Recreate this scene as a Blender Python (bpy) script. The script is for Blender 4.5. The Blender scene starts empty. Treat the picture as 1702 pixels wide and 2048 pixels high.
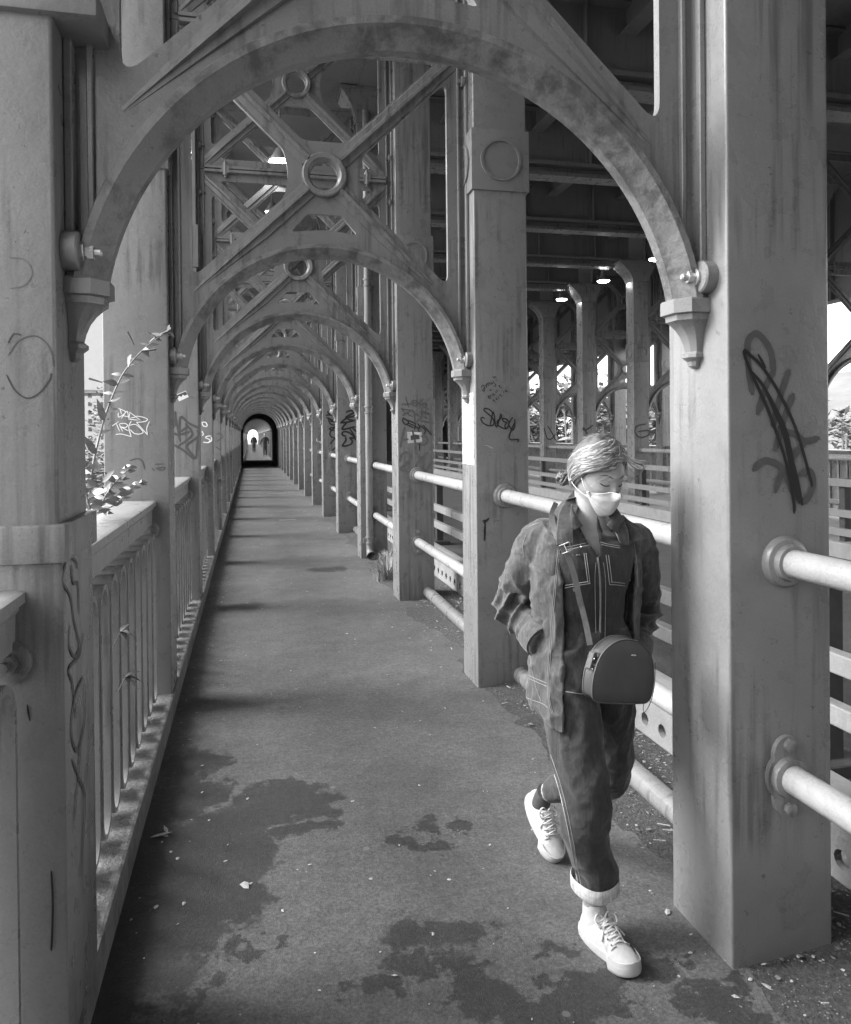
import bpy, bmesh, math, random
import numpy as np
from mathutils import Vector, Matrix, noise
from mathutils.geometry import tessellate_polygon
R = math.radians
sc = bpy.context.scene
col = sc.collection

# ---------------------------------------------------------------- camera
CAM = dict(f=1519.2645, psi=0.2267, pit=0.0074, rol=0.0098, cx=851.0, cy=879.34, w=1702.0, h=2048.0, z=1.6)
_f = Vector((math.sin(CAM['psi'])*math.cos(CAM['pit']), math.cos(CAM['psi'])*math.cos(CAM['pit']), -math.sin(CAM['pit'])))
_r0 = Vector((math.cos(CAM['psi']), -math.sin(CAM['psi']), 0)); _u0 = _r0.cross(_f)
_r = _r0*math.cos(CAM['rol']) - _u0*math.sin(CAM['rol']); _u = _u0*math.cos(CAM['rol']) + _r0*math.sin(CAM['rol'])
cd = bpy.data.cameras.new('camera'); cam = bpy.data.objects.new('camera', cd); col.objects.link(cam)
cd.sensor_fit = 'VERTICAL'; cd.sensor_height = 36.0; cd.sensor_width = 36.0*CAM['w']/CAM['h']
cd.lens = CAM['f']/CAM['h']*36.0
cd.shift_x = 0.0; cd.shift_y = (CAM['cy']-CAM['h']/2)/CAM['h']
cam.matrix_world = Matrix(((_r.x,_u.x,-_f.x,0),(_r.y,_u.y,-_f.y,0),(_r.z,_u.z,-_f.z,CAM['z']),(0,0,0,1)))
cd.clip_start = 0.05; cd.clip_end = 6000
sc.camera = cam

# ---------------------------------------------------------------- light and exposure
SUN_AZ = -78.0      # degrees from +Y towards +X: the sun stands to the left, beyond the left balustrade
SUN_EL = 34.0
w = bpy.data.worlds.new('World'); sc.world = w; w.use_nodes = True
wn = w.node_tree; wn.nodes.clear()
sky = wn.nodes.new('ShaderNodeTexSky'); sky.sky_type = 'NISHITA'; sky.sun_disc = False
sky.sun_elevation = R(SUN_EL); sky.sun_rotation = R(SUN_AZ); sky.air_density = 1.6; sky.dust_density = 2.0; sky.ozone_density = 1.0
hs = wn.nodes.new('ShaderNodeHueSaturation'); hs.inputs['Saturation'].default_value = 0.0
cl = wn.nodes.new('ShaderNodeMix'); cl.data_type = 'RGBA'; cl.inputs['Factor'].default_value = .65; cl.inputs['B'].default_value = (4.2, 4.2, 4.2, 1)   # even layer of high cloud
bg = wn.nodes.new('ShaderNodeBackground'); bg.inputs['Strength'].default_value = 0.12
wo = wn.nodes.new('ShaderNodeOutputWorld')
wn.links.new(sky.outputs[0], hs.inputs['Color']); wn.links.new(hs.outputs[0], cl.inputs['A']); wn.links.new(cl.outputs['Result'], bg.inputs[0]); wn.links.new(bg.outputs[0], wo.inputs[0])
sd = bpy.data.lights.new('sun', 'SUN'); sd.energy = 1.5; sd.angle = R(32); sd.color = (1, 1, 1)
so = bpy.data.objects.new('sun', sd); col.objects.link(so)
sdir = Vector((math.sin(R(SUN_AZ))*math.cos(R(SUN_EL)), math.cos(R(SUN_AZ))*math.cos(R(SUN_EL)), math.sin(R(SUN_EL))))
so.rotation_euler = sdir.to_track_quat('Z', 'Y').to_euler(); so.location = sdir*60
sc.view_settings.view_transform = 'Standard'; sc.view_settings.look = 'None'; sc.view_settings.gamma = 1.0
sc.view_settings.use_curve_mapping = False; sc.view_settings.exposure = 2.72
sc.render.engine = 'CYCLES'
try:
    sc.cycles.max_bounces = 8; sc.cycles.diffuse_bounces = 5; sc.cycles.glossy_bounces = 2
except Exception: pass

def un(px, py, ax, val):
    """measured place in the survey photograph -> the point where that sight line meets the plane axis = val"""
    d = _f*CAM['f'] + _r*(px-CAM['cx']) - _u*(py-CAM['cy'])
    o = Vector((0, 0, CAM['z'])); t = (val-o[ax])/d[ax]
    return o + d*t

# ---------------------------------------------------------------- node helpers
def new_mat(name):
    m = bpy.data.materials.new(name); m.use_nodes = True
    nt = m.node_tree; nt.nodes.clear()
    out = nt.nodes.new('ShaderNodeOutputMaterial'); b = nt.nodes.new('ShaderNodeBsdfPrincipled')
    nt.links.new(b.outputs[0], out.inputs[0])
    return m, nt, b
class G:
    def __init__(s, nt): s.nt = nt
    def put(s, sock, v):
        if v is None: return
        if isinstance(v, bpy.types.NodeSocket): s.nt.links.new(v, sock)
        else: sock.default_value = v
    def pos(s):
        return s.nt.nodes.new('ShaderNodeNewGeometry').outputs['Position']
    def obj(s):
        return s.nt.nodes.new('ShaderNodeTexCoord').outputs['Object']
    def rnd(s):
        return s.nt.nodes.new('ShaderNodeObjectInfo').outputs['Random']
    def mapp(s, v, scale=(1,1,1), loc=(0,0,0)):
        n = s.nt.nodes.new('ShaderNodeMapping'); s.put(n.inputs['Vector'], v); n.inputs['Scale'].default_value = scale; n.inputs['Location'].default_value = loc
        return n.outputs[0]
    def noise(s, v, scale, detail=4, rough=0.55, dist=0.0):
        n = s.nt.nodes.new('ShaderNodeTexNoise'); s.put(n.inputs['Vector'], v); n.inputs['Scale'].default_value = scale
        n.inputs['Detail'].default_value = detail; n.inputs['Roughness'].default_value = rough; n.inputs['Distortion'].default_value = dist
        return n.outputs['Fac']
    def voro(s, v, scale, feat='F1'):
        n = s.nt.nodes.new('ShaderNodeTexVoronoi'); n.feature = feat; s.put(n.inputs['Vector'], v); n.inputs['Scale'].default_value = scale
        return n.outputs['Distance']
    def m(s, op, a, b=None, c=None):
        n = s.nt.nodes.new('ShaderNodeMath'); n.operation = op; s.put(n.inputs[0], a); s.put(n.inputs[1], b); s.put(n.inputs[2], c)
        return n.outputs[0]
    def rng(s, v, a, b, c=0.0, d=1.0):
        n = s.nt.nodes.new('ShaderNodeMapRange'); s.put(n.inputs['Value'], v)
        for k, x in (('From Min', a), ('From Max', b), ('To Min', c), ('To Max', d)): n.inputs[k].default_value = x
        return n.outputs[0]
    def gcol(s, v):
        n = s.nt.nodes.new('ShaderNodeCombineColor')
        for k in range(3): s.put(n.inputs[k], v)
        return n.outputs[0]
    def mix(s, f, a, b):  # scalar mix
        return s.m('ADD', s.m('MULTIPLY', a, s.m('SUBTRACT', 1.0, f)), s.m('MULTIPLY', b, f))
    def bump(s, h, strength, dist, normal=None):
        n = s.nt.nodes.new('ShaderNodeBump'); n.inputs['Strength'].default_value = strength; n.inputs['Distance'].default_value = dist
        s.put(n.inputs['Height'], h); s.put(n.inputs['Normal'], normal); return n.outputs[0]
    def sep(s, v):
        n = s.nt.nodes.new('ShaderNodeSeparateXYZ'); s.put(n.inputs[0], v); return n.outputs

def paint(name, base, rough=0.38, grime=0.5, flecks=0.5, lump=0.6, spec=0.5, stain=0.0):
    """many-coats bridge paint: lumpy, streaked, chipped"""
    m, nt, b = new_mat(name); g = G(nt); p = g.pos()
    big = g.noise(p, 1.7, 4); mid = g.noise(p, 9, 5, .6)
    v = g.m('MULTIPLY', base, g.rng(big, .3, .7, .86, 1.10)); v = g.m('MULTIPLY', v, g.rng(mid, .3, .7, .95, 1.04)); v = g.m('MULTIPLY', v, g.rng(g.noise(p, 160, 4, .7), .3, .7, .88, 1.10))
    st = g.noise(g.mapp(p, (26, 26, 1.3)), 1.0, 4, .6)          # runs
    v = g.m('MULTIPLY', v, g.rng(g.m('MULTIPLY', st, g.rng(big, .35, .6, .7, 1.15)), .5, .72, 1.0, 1.0-.45*grime))
    chips = g.m('MULTIPLY', g.rng(g.noise(p, 46, 3, .6), .665, .70, 0, 1), g.rng(g.noise(p, 4.5, 2), .46, .6, 0, 1))
    specks = g.rng(g.voro(p, 34), .045, .075, 1, 0)
    specks = g.m('MULTIPLY', specks, g.rng(g.noise(p, 3.3, 2), .47, .62, 0, 1))
    dirt = g.m('MULTIPLY', g.m('MAXIMUM', chips, specks), flecks)
    v = g.mix(dirt, v, base*.2)
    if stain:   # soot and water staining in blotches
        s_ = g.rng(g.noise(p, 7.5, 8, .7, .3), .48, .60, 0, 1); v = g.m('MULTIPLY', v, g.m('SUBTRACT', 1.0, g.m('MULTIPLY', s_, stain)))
    nt.links.new(g.gcol(v), b.inputs['Base Color'])
    nt.links.new(g.rng(mid, .3, .7, rough-.07, rough+.14), b.inputs['Roughness'])
    b.inputs['Specular IOR Level'].default_value = spec
    h = g.m('ADD', g.m('MULTIPLY', g.noise(p, 13, 4, .55), .020*lump), g.m('MULTIPLY', g.noise(p, 75, 4, .65), .0048*lump))
    h = g.m('SUBTRACT', h, g.m('MULTIPLY', dirt, .0012))
    nt.links.new(g.bump(h, 1.0, 0.55), b.inputs['Normal'])
    return m

def plain(name, base, rough=0.6, var=.12, scale=8, bump=0.0, bscale=60, metal=0.0, spec=.5, objspace=False):
    m, nt, b = new_mat(name); g = G(nt); p = g.obj() if objspace else g.pos()
    n = g.noise(p, scale, 5, .6)
    nt.links.new(g.gcol(g.m('MULTIPLY', base, g.rng(n, .25, .75, 1-var, 1+var))), b.inputs['Base Color'])
    b.inputs['Roughness'].default_value = rough; b.inputs['Metallic'].default_value = metal; b.inputs['Specular IOR Level'].default_value = spec
    if bump:
        nt.links.new(g.bump(g.noise(p, bscale, 4, .6), bump, .01), b.inputs['Normal'])
    return m

PAINT = paint('iron_paint', .195, .28, 1.0, .6, .20)

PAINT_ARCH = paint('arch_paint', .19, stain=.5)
PAINT_DARK = paint('iron_paint_deck', .19, .5, .6, .5, .5)
PAINT_RAIL = paint('rail_paint', .28, .3, .25, .35, .5)
STEEL = plain('worn_steel', .5, .35, .15, 30, .2, 80, .6)
RUST = plain('dark_rust', .05, .8, .3, 30, .5, 90)
STONE = plain('sooty_stone', .07, .9, .3, 3, .6, 12)
CONC = plain('weathered_concrete', .24, .85, .18, 6, .5, 60)
MARK = plain('black_marker', .012, .35, .1, 20)
MARKG = plain('faded_spray', .065, .6, .25, 30)
MARKG2 = plain('pale_grey_spray', .115, .6, .2, 30)
MARKW = plain('white_marker', .85, .5, .05, 20)
STICK = plain('sticker_white', .75, .5, .1, 60)

# ---------------------------------------------------------------- mesh helpers
class MB:
    def __init__(s): s.v = []; s.f = []
    def add(s, vs, fs):
        k = len(s.v); s.v += [tuple(x) for x in vs]; s.f += [tuple(i+k for i in f) for f in fs]; return s
    def box(s, x0, x1, y0, y1, z0, z1):
        return s.add([(x0,y0,z0),(x1,y0,z0),(x1,y1,z0),(x0,y1,z0),(x0,y0,z1),(x1,y0,z1),(x1,y1,z1),(x0,y1,z1)],
                     [(0,3,2,1),(4,5,6,7),(0,1,5,4),(1,2,6,5),(2,3,7,6),(3,0,4,7)])
    def hexa(s, bottom, top):
        return s.add(list(bottom)+list(top), [(0,3,2,1),(4,5,6,7),(0,1,5,4),(1,2,6,5),(2,3,7,6),(3,0,4,7)])
    def bar(s, a, b, w, h, up=(0,0,1)):
        a = Vector(a); b = Vector(b); d = (b-a).normalized(); u = Vector(up)
        x = d.cross(u)
        if x.length < 1e-4: x = d.cross(Vector((1,0,0)))
        x.normalize(); z = x.cross(d)
        c = [(-w/2,-h/2),(w/2,-h/2),(w/2,h/2),(-w/2,h/2)]
        return s.hexa([a+x*p+z*q for p,q in c], [b+x*p+z*q for p,q in c])
    def rings(s, rs, closed=True, caps=True):
        n = len(rs[0]); k = len(s.v)
        for r in rs: s.v += [tuple(p) for p in r]
        for i in range(len(rs)-1):
            for j in range(n if closed else n-1):
                j2 = (j+1) % n
                s.f.append((k+i*n+j, k+i*n+j2, k+(i+1)*n+j2, k+(i+1)*n+j))
        if caps:
            s.f.append(tuple(k+j for j in reversed(range(n)))); s.f.append(tuple(k+(len(rs)-1)*n+j for j in range(n)))
        return s
    def tube(s, pts, rad, n=10, caps=True):
        pts = [Vector(p) for p in pts]; rs = []; ref = None
        for i, p in enumerate(pts):
            d = (pts[min(i+1,len(pts)-1)]-pts[max(i-1,0)]).normalized()
            if ref is None:
                ref = Vector((0,0,1)) if abs(d.z) < .9 else Vector((1,0,0))
            x = d.cross(ref).normalized(); y = x.cross(d).normalized(); ref = y
            r = rad[i] if isinstance(rad, (list, tuple)) else rad
            rs.append([p + x*r*math.cos(a) + y*r*math.sin(a) for a in [2*math.pi*j/n for j in range(n)]])
        return s.rings(rs, True, caps)
    def lathe(s, prof, c, axis='z', n=16):
        """prof = [(radius, height)] about the axis through c"""
        c = Vector(c); rs = []
        for r, h in prof:
            ring = []
            for j in range(n):
                a = 2*math.pi*j/n; q = (r*math.cos(a), r*math.sin(a), h)
                if axis == 'y': q = (q[0], q[2], -q[1])
                elif axis == 'x': q = (q[2], q[0], q[1])
                ring.append(c+Vector(q))
            rs.append(ring)
        return s.rings(rs)
    def prism(s, outer, holes, y0, y1):
        """2-D outline in x,z (with holes), thick along y"""
        loops = [[Vector((x, z, 0)) for x, z in L] for L in [outer]+list(holes)]
        tris = tessellate_polygon(loops); flat = [p for L in loops for p in L]; k = len(s.v); n = len(flat)
        s.v += [(p.x, y0, p.y) for p in flat]; s.v += [(p.x, y1, p.y) for p in flat]
        for t in tris:
            a, b, c = t
            if (flat[b]-flat[a]).cross(flat[c]-flat[a]).z < 0: a, c = c, a
            s.f.append((k+a, k+b, k+c)); s.f.append((k+n+c, k+n+b, k+n+a))
        o = 0
        for L in loops:
            m_ = len(L)
            for j in range(m_):
                s.f.append((k+o+j, k+o+(j+1) % m_, k+n+o+(j+1) % m_, k+n+o+j))
            o += m_
        return s
    def merge(s, other): return s.add(other.v, other.f)
    def mesh(s, name, mat, smooth=30, bevel=0, seg=1):
        me = bpy.data.meshes.new(name); me.from_pydata(s.v, [], s.f)
        bm = bmesh.new(); bm.from_mesh(me); bmesh.ops.recalc_face_normals(bm, faces=bm.faces)
        if bevel:
            es = [e for e in bm.edges if len(e.link_faces) == 2 and e.calc_face_angle(0) > R(40)]
            bmesh.ops.bevel(bm, geom=es, offset=bevel, segments=seg, profile=.6, affect='EDGES', clamp_overlap=True)
        bm.to_mesh(me); bm.free()
        if mat: me.materials.append(mat)
        if smooth:
            me.polygons.foreach_set('use_smooth', [True]*len(me.polygons))
            if smooth < 180: me.set_sharp_from_angle(angle=R(smooth))
        me.update(); return me

def link(name, mesh, parent=None, **props):
    o = bpy.data.objects.new(name, mesh); col.objects.link(o)
    if parent: o.parent = parent
    for k, v in props.items(): o[k] = v
    return o
def thing(name, label, cat, loc=(0,0,0), group=None, mesh=None):
    o = bpy.data.objects.new(name, mesh); col.objects.link(o); o.location = loc
    o['label'] = label; o['category'] = cat
    if group: o['group'] = group
    return o
def copy_thing(src, loc, label, group=None):
    """a copy of a thing with its parts and sub-parts"""
    r = src.copy(); col.objects.link(r); r.location = loc; r['label'] = label
    if group: r['group'] = group
    for ch in list(src.children):
        c = ch.copy(); col.objects.link(c); c.parent = r
        for gch in list(ch.children):
            d = gch.copy(); col.objects.link(d); d.parent = c
    return r
ORD = ['first','second','third','fourth','fifth','sixth','seventh','eighth','ninth','tenth','eleventh','twelfth','thirteenth','fourteenth','fifteenth','sixteenth','seventeenth']
def catmull(pts, k=6):
    P = [Vector(p) for p in pts]
    if len(P) < 3: return P
    out = []
    for i in range(len(P)-1):
        p0 = P[max(i-1,0)]; p1 = P[i]; p2 = P[i+1]; p3 = P[min(i+2,len(P)-1)]
        for j in range(k):
            t = j/k
            out.append(.5*((2*p1)+(p2-p0)*t+(2*p0-5*p1+4*p2-p3)*t*t+(3*p1-p0-3*p2+p3)*t**3))
    out.append(P[-1]); return out
def rounded(pts, r, k=4):
    """2-D polygon with rounded corners"""
    out = []; n = len(pts)
    for i in range(n):
        a = Vector(pts[i-1]); b = Vector(pts[i]); c = Vector(pts[(i+1) % n])
        rr = r if not isinstance(r, (list,tuple)) else r[i]
        d1 = (a-b); d2 = (c-b); l = min(rr, d1.length*.45, d2.length*.45)
        p = b+d1.normalized()*l; q = b+d2.normalized()*l
        for j in range(k+1):
            t = j/k; out.append(tuple(p*(1-t)**2 + b*2*t*(1-t) + q*t*t))
    return out
# ================================================================ measured layout
XL, XR, XF = -0.4543, 1.3781, 8.0486        # walkway faces of the left pillars, road-side pillars, far road-side pillars
PW, PD = 0.350, 0.325                       # pillar width (x) and depth (y)
Y0, SP = 1.988, 2.584                       # front face of the first pillar, spacing
XO = XF+PW+(XR-XL)                          # walkway face of the outermost pillars
WID = XR-XL; HW = WID/2; XC = (XL+XR)/2
NF = 15                                     # bays before the stone pier
DECK = 6.05
TUN0, TUN1 = Y0+14*SP+PD+.35, 51.6

# ---------------------------------------------------------------- setting: floors, road
def asphalt(name, base, patches=()):
    m, nt, b = new_mat(name); g = G(nt); p = g.pos()
    big = g.noise(p, 1.1, 5, .6); fine = g.noise(p, 90, 4, .75); grit = g.noise(p, 260, 2, .6)
    v = g.m('MULTIPLY', base, g.rng(big, .28, .72, .72, 1.26))
    v = g.m('MULTIPLY', v, g.rng(fine, .3, .7, .55, 1.5))
    v = g.m('MULTIPLY', v, g.rng(g.noise(p, 5.5, 5, .65), .3, .7, .82, 1.16)); v = g.m('MULTIPLY', v, g.rng(g.noise(p, 34, 5, .7), .32, .68, .72, 1.25))
    if patches:
        nn = nt.nodes.new('ShaderNodeTexNoise'); nt.links.new(p, nn.inputs['Vector']); nn.inputs['Scale'].default_value = 5.0; nn.inputs['Detail'].default_value = 7; nn.inputs['Roughness'].default_value = .62
        vm = nt.nodes.new('ShaderNodeVectorMath'); vm.operation = 'MULTIPLY_ADD'; nt.links.new(nn.outputs['Color'], vm.inputs[0]); vm.inputs[1].default_value = (.62,.62,0); nt.links.new(p, vm.inputs[2])
        vs_ = nt.nodes.new('ShaderNodeVectorMath'); vs_.operation = 'SUBTRACT'; nt.links.new(vm.outputs[0], vs_.inputs[0]); vs_.inputs[1].default_value = (.31,.31,0)
        xyz = g.sep(vs_.outputs[0]); wob = g.m('MULTIPLY', g.m('SUBTRACT', g.noise(p, 16, 5, .68), .5), 1.3)
        best = None
        for (cx, cy, rx, ry) in patches:
            dx = g.m('DIVIDE', g.m('SUBTRACT', xyz[0], cx), rx); dy = g.m('DIVIDE', g.m('SUBTRACT', xyz[1], cy), ry)
            d = g.m('ADD', g.m('MULTIPLY', dx, dx), g.m('MULTIPLY', dy, dy))
            best = d if best is None else g.m('MINIMUM', best, d)
        wet = g.rng(g.m('ADD', best, wob), .80, 1.10, 1, 0)
        v = g.m('MULTIPLY', v, g.m('SUBTRACT', 1.0, g.m('MULTIPLY', wet, .60)))
        nt.links.new(g.rng(wet, 0, 1, .82, .62), b.inputs['Roughness'])
    else: b.inputs['Roughness'].default_value = .85
    gum = g.m('MULTIPLY', g.rng(g.voro(p, 3.2), .035, .045, 1, 0), .5); v = g.mix(gum, v, .2)
    stones = g.rng(g.voro(p, 150), .10, .17, 1, 0)
    stones = g.m('MULTIPLY', stones, g.rng(g.noise(p, 55, 2), .54, .60, 0, 1))
    v = g.mix(g.m('MULTIPLY', stones, .55), v, .32)
    nt.links.new(g.gcol(v), b.inputs['Base Color'])
    h = g.m('ADD', g.m('MULTIPLY', grit, .0025), g.m('ADD', g.m('MULTIPLY', fine, .003), g.m('MULTIPLY', g.noise(p, 3, 3), .012)))
    nt.links.new(g.bump(h, 1.0, .8), b.inputs['Normal'])
    return m
def patch(px, py, rx, ry):
    q = un(px, py, 2, 0); a = un(px+rx, py, 2, 0); c = un(px, py-ry, 2, 0)
    return (q.x, q.y, (a-q).length, (c-q).length)
PATCH = [patch(560,1600,110,45), patch(430,1700,140,95), patch(330,1850,120,90), patch(480,1790,60,60), patch(870,1890,115,50), patch(960,1975,80,50), patch(740,1990,60,30),
         patch(840,1690,45,18), patch(830,1650,25,12), patch(495,1885,40,17), patch(400,1965,45,22), patch(1260,1970,90,32), patch(485,1212,32,8), patch(655,1139,36,5),
         patch(1120,1880,40,20), patch(1320,1930,60,30), patch(920,1640,30,12), patch(1450,1990,90,40), patch(620,1660,50,20), patch(260,1800,90,200), patch(380,1560,60,60), patch(1130,2010,200,40)]
ASPH = asphalt('walkway_asphalt', .092, PATCH)
ROADM = asphalt('road_asphalt', .05)
def slab(name, x0, x1, y0, y1, z0, z1, mat, bevel=0):
    return link(name, MB().box(x0, x1, y0, y1, z0, z1).mesh(name, mat, 0, bevel), kind='structure')
YA, YB = -20.0, 150.0
slab('walkway', XL-.02, 1.92, YA, YB, -.25, 0, ASPH)
slab('road', 1.92, 7.5, YA, YB, -.28, -.03, ROADM)
slab('far_walkway', 7.5, XO+PW+.2, YA, YB, -.25, .0, plain('pale_paving', .24, .85, .15, 4, .4, 50))
# the sett back ledge the left balustrade stands on
m, nt, b = new_mat('ledge_stone'); g = G(nt); p = g.pos()
v = g.m('MULTIPLY', .16, g.rng(g.noise(p, 8, 5, .65), .3, .7, .6, 1.35)); v = g.m('MULTIPLY', v, g.rng(g.noise(g.mapp(p,(10,60,10)), 1, 4, .7), .3, .7, .7, 1.3))
nt.links.new(g.gcol(v), b.inputs['Base Color']); b.inputs['Roughness'].default_value = .7
nt.links.new(g.bump(g.noise(p, 40, 5, .7), .7, .02), b.inputs['Normal']); LEDGE = m
mb0 = MB().box(-1.04, XL-.01, YA, YB, -.26, .05); kstones = []; y = Y0-3*SP+PD/2; rnd = random.Random(4)
for n in range(-2, 34):
    y1 = Y0+n*SP+PD/2
    if y1 > YB: break
    kstones.append(MB().box(-1.05, XL+.012, y, y1-.006, -.25, .125+rnd.uniform(-.004,.004))); y = y1
kerb_ = link('kerb', mb0.mesh('kerb_bed', LEDGE, 0), kind='structure')
for m_ in kstones: link('kerb_stone', m_.mesh('kerb_stone', LEDGE, 0, .012, 2), kerb_)
mb = MB(); mb.box(XF-.75, XF-.55, YA, YB, -.25, .17)
link('kerb', mb.mesh('far_kerb', CONC, 0, .015, 2), kind='structure')

# ---------------------------------------------------------------- pillars
def annulus(mb, c, axis, r0, r1, h, n=28):
    mb.lathe([(r0, 0), (r0, h), ((r0+r1)/2, h*1.25), (r1, h), (r1, 0)], c, axis, n)
def ring_band(mb, c, axis, sgn, r0, r1, h, n=28):
    """raised flat ring lying on a face: annular, open in the middle"""
    c = Vector(c); rs = []
    for r, d in ((r0, -.002), (r0, h), (r1, h), (r1, -.002)):
        ring = []
        for j in range(n):
            a = 2*math.pi*j/n
            q = (sgn*d, r*math.cos(a), r*math.sin(a)) if axis == 'x' else (r*math.cos(a), sgn*d, r*math.sin(a))
            ring.append(c+Vector(q))
        rs.append(ring)
    mb.rings(rs, True, False)
def pillar_meshes(top, flare, plinth=False):
    """local origin: front-left corner of the shaft at floor level"""
    P = {}
    sh = MB().box(0, PW, 0, PD, -.3, flare)
    P['shaft'] = sh.mesh('pillar_shaft', PAINT, 40, .009, 3)
    bl = MB().box(-.016, PW+.016, -.016, PD+.016, 3.126, 3.511)
    P['block'] = bl.mesh('pillar_block', PAINT, 40, .006, 2)
    rg = MB()
    for sx, cx in ((-1, -.016), (1, PW+.016)): ring_band(rg, (cx, PD/2, 3.318), 'x', sx, .117, .133, .012)
    for sy, cy in ((-1, -.016), (1, PD+.016)): ring_band(rg, (PW/2, cy, 3.318), 'y', sy, .117, .133, .012)
    P['ring_moulding'] = rg.mesh('ring_moulding', PAINT, 40)
    cp = MB(); rs = []
    H = top-flare
    fl, fr = (.34, .20) if flare < 5 else (.18, .18)
    for t in (0, .12, .3, .5, .7, .88, 1.0):
        l = .012+fl*(t**1.7); r_ = .012+fr*(t**1.7); e = .02+.05*t
        rs.append([(-l, -e, flare+H*t*.9), (PW+r_, -e, flare+H*t*.9), (PW+r_, PD+e, flare+H*t*.9), (-l, PD+e, flare+H*t*.9)])
    cp.rings(rs); cp.box(-fl-.03, PW+fr+.03, -.09, PD+.09, flare+H*.9, top)
    P['capital'] = cp.mesh('pillar_capital', PAINT, 30)
    if plinth:
        P['plinth'] = MB().box(-.012, PW+.012, -.010, PD+.012, -.3, 1.30).box(-.03, PW+.022, -.03, PD+.03, 1.30, 1.392).mesh('pillar_plinth', PAINT, 40, .006, 2)
        P['strap'] = MB().box(-.022, PW+.105, -.022, PD-.10, 2.615, 2.685).mesh('pillar_strap', PAINT, 40, .006, 2)
    return P
LOW = pillar_meshes(5.28, 4.85); HIGH = pillar_meshes(DECK, 5.62); HIGHP = pillar_meshes(DECK, 5.62, True)
def simple_mesh(P, name):
    mb = MB().box(0, PW, 0, PD, -.3, DECK).box(-.016, PW+.016, -.016, PD+.016, 3.126, 3.511)
    return mb.mesh(name, PAINT, 40)
FARP = simple_mesh(None, 'pillar_far')
def build_pillar(P, x, y, label, group):
    t = thing('iron_pillar', label, 'pillar', (x, y, 0), group)
    for k, me in P.items(): link(k, me, t)
    return t
PILL = {}
near_words = {('B',0):'nearest road-side iron pillar with thick grey scrawl and black marker loops', ('B',1):'second road-side iron pillar from the camera, behind the walking woman, with small names and date in marker',
  ('B',2):'third road-side iron pillar, with layered tags and a torn sticker', ('B',3):'fourth road-side iron pillar, with the drainpipe in front of it',
  ('B',4):'fifth road-side iron pillar, with bold dark zigzag lettering', ('B',5):'sixth road-side iron pillar, with dense black column of lettering and an exclamation mark',
  ('A',0):'nearest left iron pillar with projecting base block and drawn ovals', ('A',1):'second left iron pillar with thin white two-line tag, beside the leafy branch',
  ('A',2):'third left iron pillar with angular dark spray tag and small photo sticker', ('A',3):'fourth left iron pillar with white curly letters'}
rows = {'A': (XL-PW, 'left iron pillar of the walkway beside the balustrade', 'left row of walkway pillars', HIGH),
        'B': (XR, 'road-side iron pillar of the walkway', 'road-side row of walkway pillars', HIGH),
        'C': (XF, 'iron pillar with flared capital across the road', 'pillars with flared capitals across the road', LOW),
        'D': (XO, 'outermost iron pillar of the far walkway', 'outermost pillars of the far walkway', HIGH)}
for rk, (x, txt, grp, P) in rows.items():
    proto = None
    for n in range(-3, NF):
        if rk in 'CD' and n < 0: continue
        lab = near_words.get((rk, n)) or ('%s, just behind the camera position' % txt if n == -1 else '%s, %s behind the camera' % (txt, 'second' if n == -2 else 'third') if n < 0 else '%s, %s from the camera end' % (txt, ORD[n]))
        if rk == 'A' and n == 0:
            PILL[(rk, n)] = build_pillar(HIGHP, x, Y0, lab, grp); continue
        if proto is None:
            proto = build_pillar(P, x, Y0+n*SP, lab, grp); PILL[(rk, n)] = proto
        else: PILL[(rk, n)] = copy_thing(proto, (x, Y0+n*SP, 0), lab, grp)

# ---------------------------------------------------------------- cast iron frames (local origin: centre of the walkway at floor level, middle of the frame)
AR, AZ = .836, 1.857                        # intrados radius, centre height
SPZ = 2.01; A0 = math.asin((SPZ-AZ)/AR)
RC1, RC2, JT = 3.20, 4.925, 4.065
TH = R(43.5); WB = .047
def arc(r, a0, a1, k, zc=AZ): return [(r*math.cos(a0+(a1-a0)*j/k), zc+r*math.sin(a0+(a1-a0)*j/k)) for j in range(k+1)]
def diag_z(x, zc, up, off):                  # z on the edge of the diagonal at |x|
    return zc + (1 if up else -1)*abs(x)*math.tan(TH) + off*(WB+.016)/math.cos(TH)
def slot(zc, s):
    xo = .785; xi = .245
    z1 = zc - (xo*math.tan(TH) - (WB+.016)/math.cos(TH)); z2 = 2*zc - z1
    h = .06
    zi = zc - (xi*math.tan(TH) - (WB+.016)/math.cos(TH))
    pts = [(s*xo, z1), (s*xo, z2), (s*xi, 2*zc-zi), (s*(xi-.03), zc), (s*xi, zi)]
    return rounded(pts, [.085,.085,.03,.06,.03], 6)
def tri(zc, up, zb):
    s = 1 if up else -1
    xo = (abs(zb-zc)-(WB+.016)/math.cos(TH))/math.tan(TH)
    xi = .13; zi = zc + s*(xi*math.tan(TH)+(WB+.016)/math.cos(TH))
    pts = [(-xi, zi), (xi, zi), (xo, zb), (-xo, zb)]
    return rounded(pts, [.04,.04,.04,.04])
def trap():
    pts = [(-.105, 2.962), (.105, 2.962), (.205, 2.845)] + [(x, 2.835-.0+.03*(1-(x/.2)**2)) for x in (.1, 0, -.1)] + [(-.205, 2.845)]
    return rounded(pts, .02, 2)
PT = .016
def lower_plate(full=True):
    outer = [(-HW+.022, SPZ), ] + [(-HW+.022, JT-.0)] + [(HW-.022, JT-.0)] + [(HW-.022, SPZ)] + arc(AR+.03, A0, math.pi-A0, 40)
    return MB().prism(outer, [slot(RC1, -1), slot(RC1, 1), tri(RC1, True, JT-.10), trap(), circ(.085, RC1)], -PT, PT)
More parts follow.
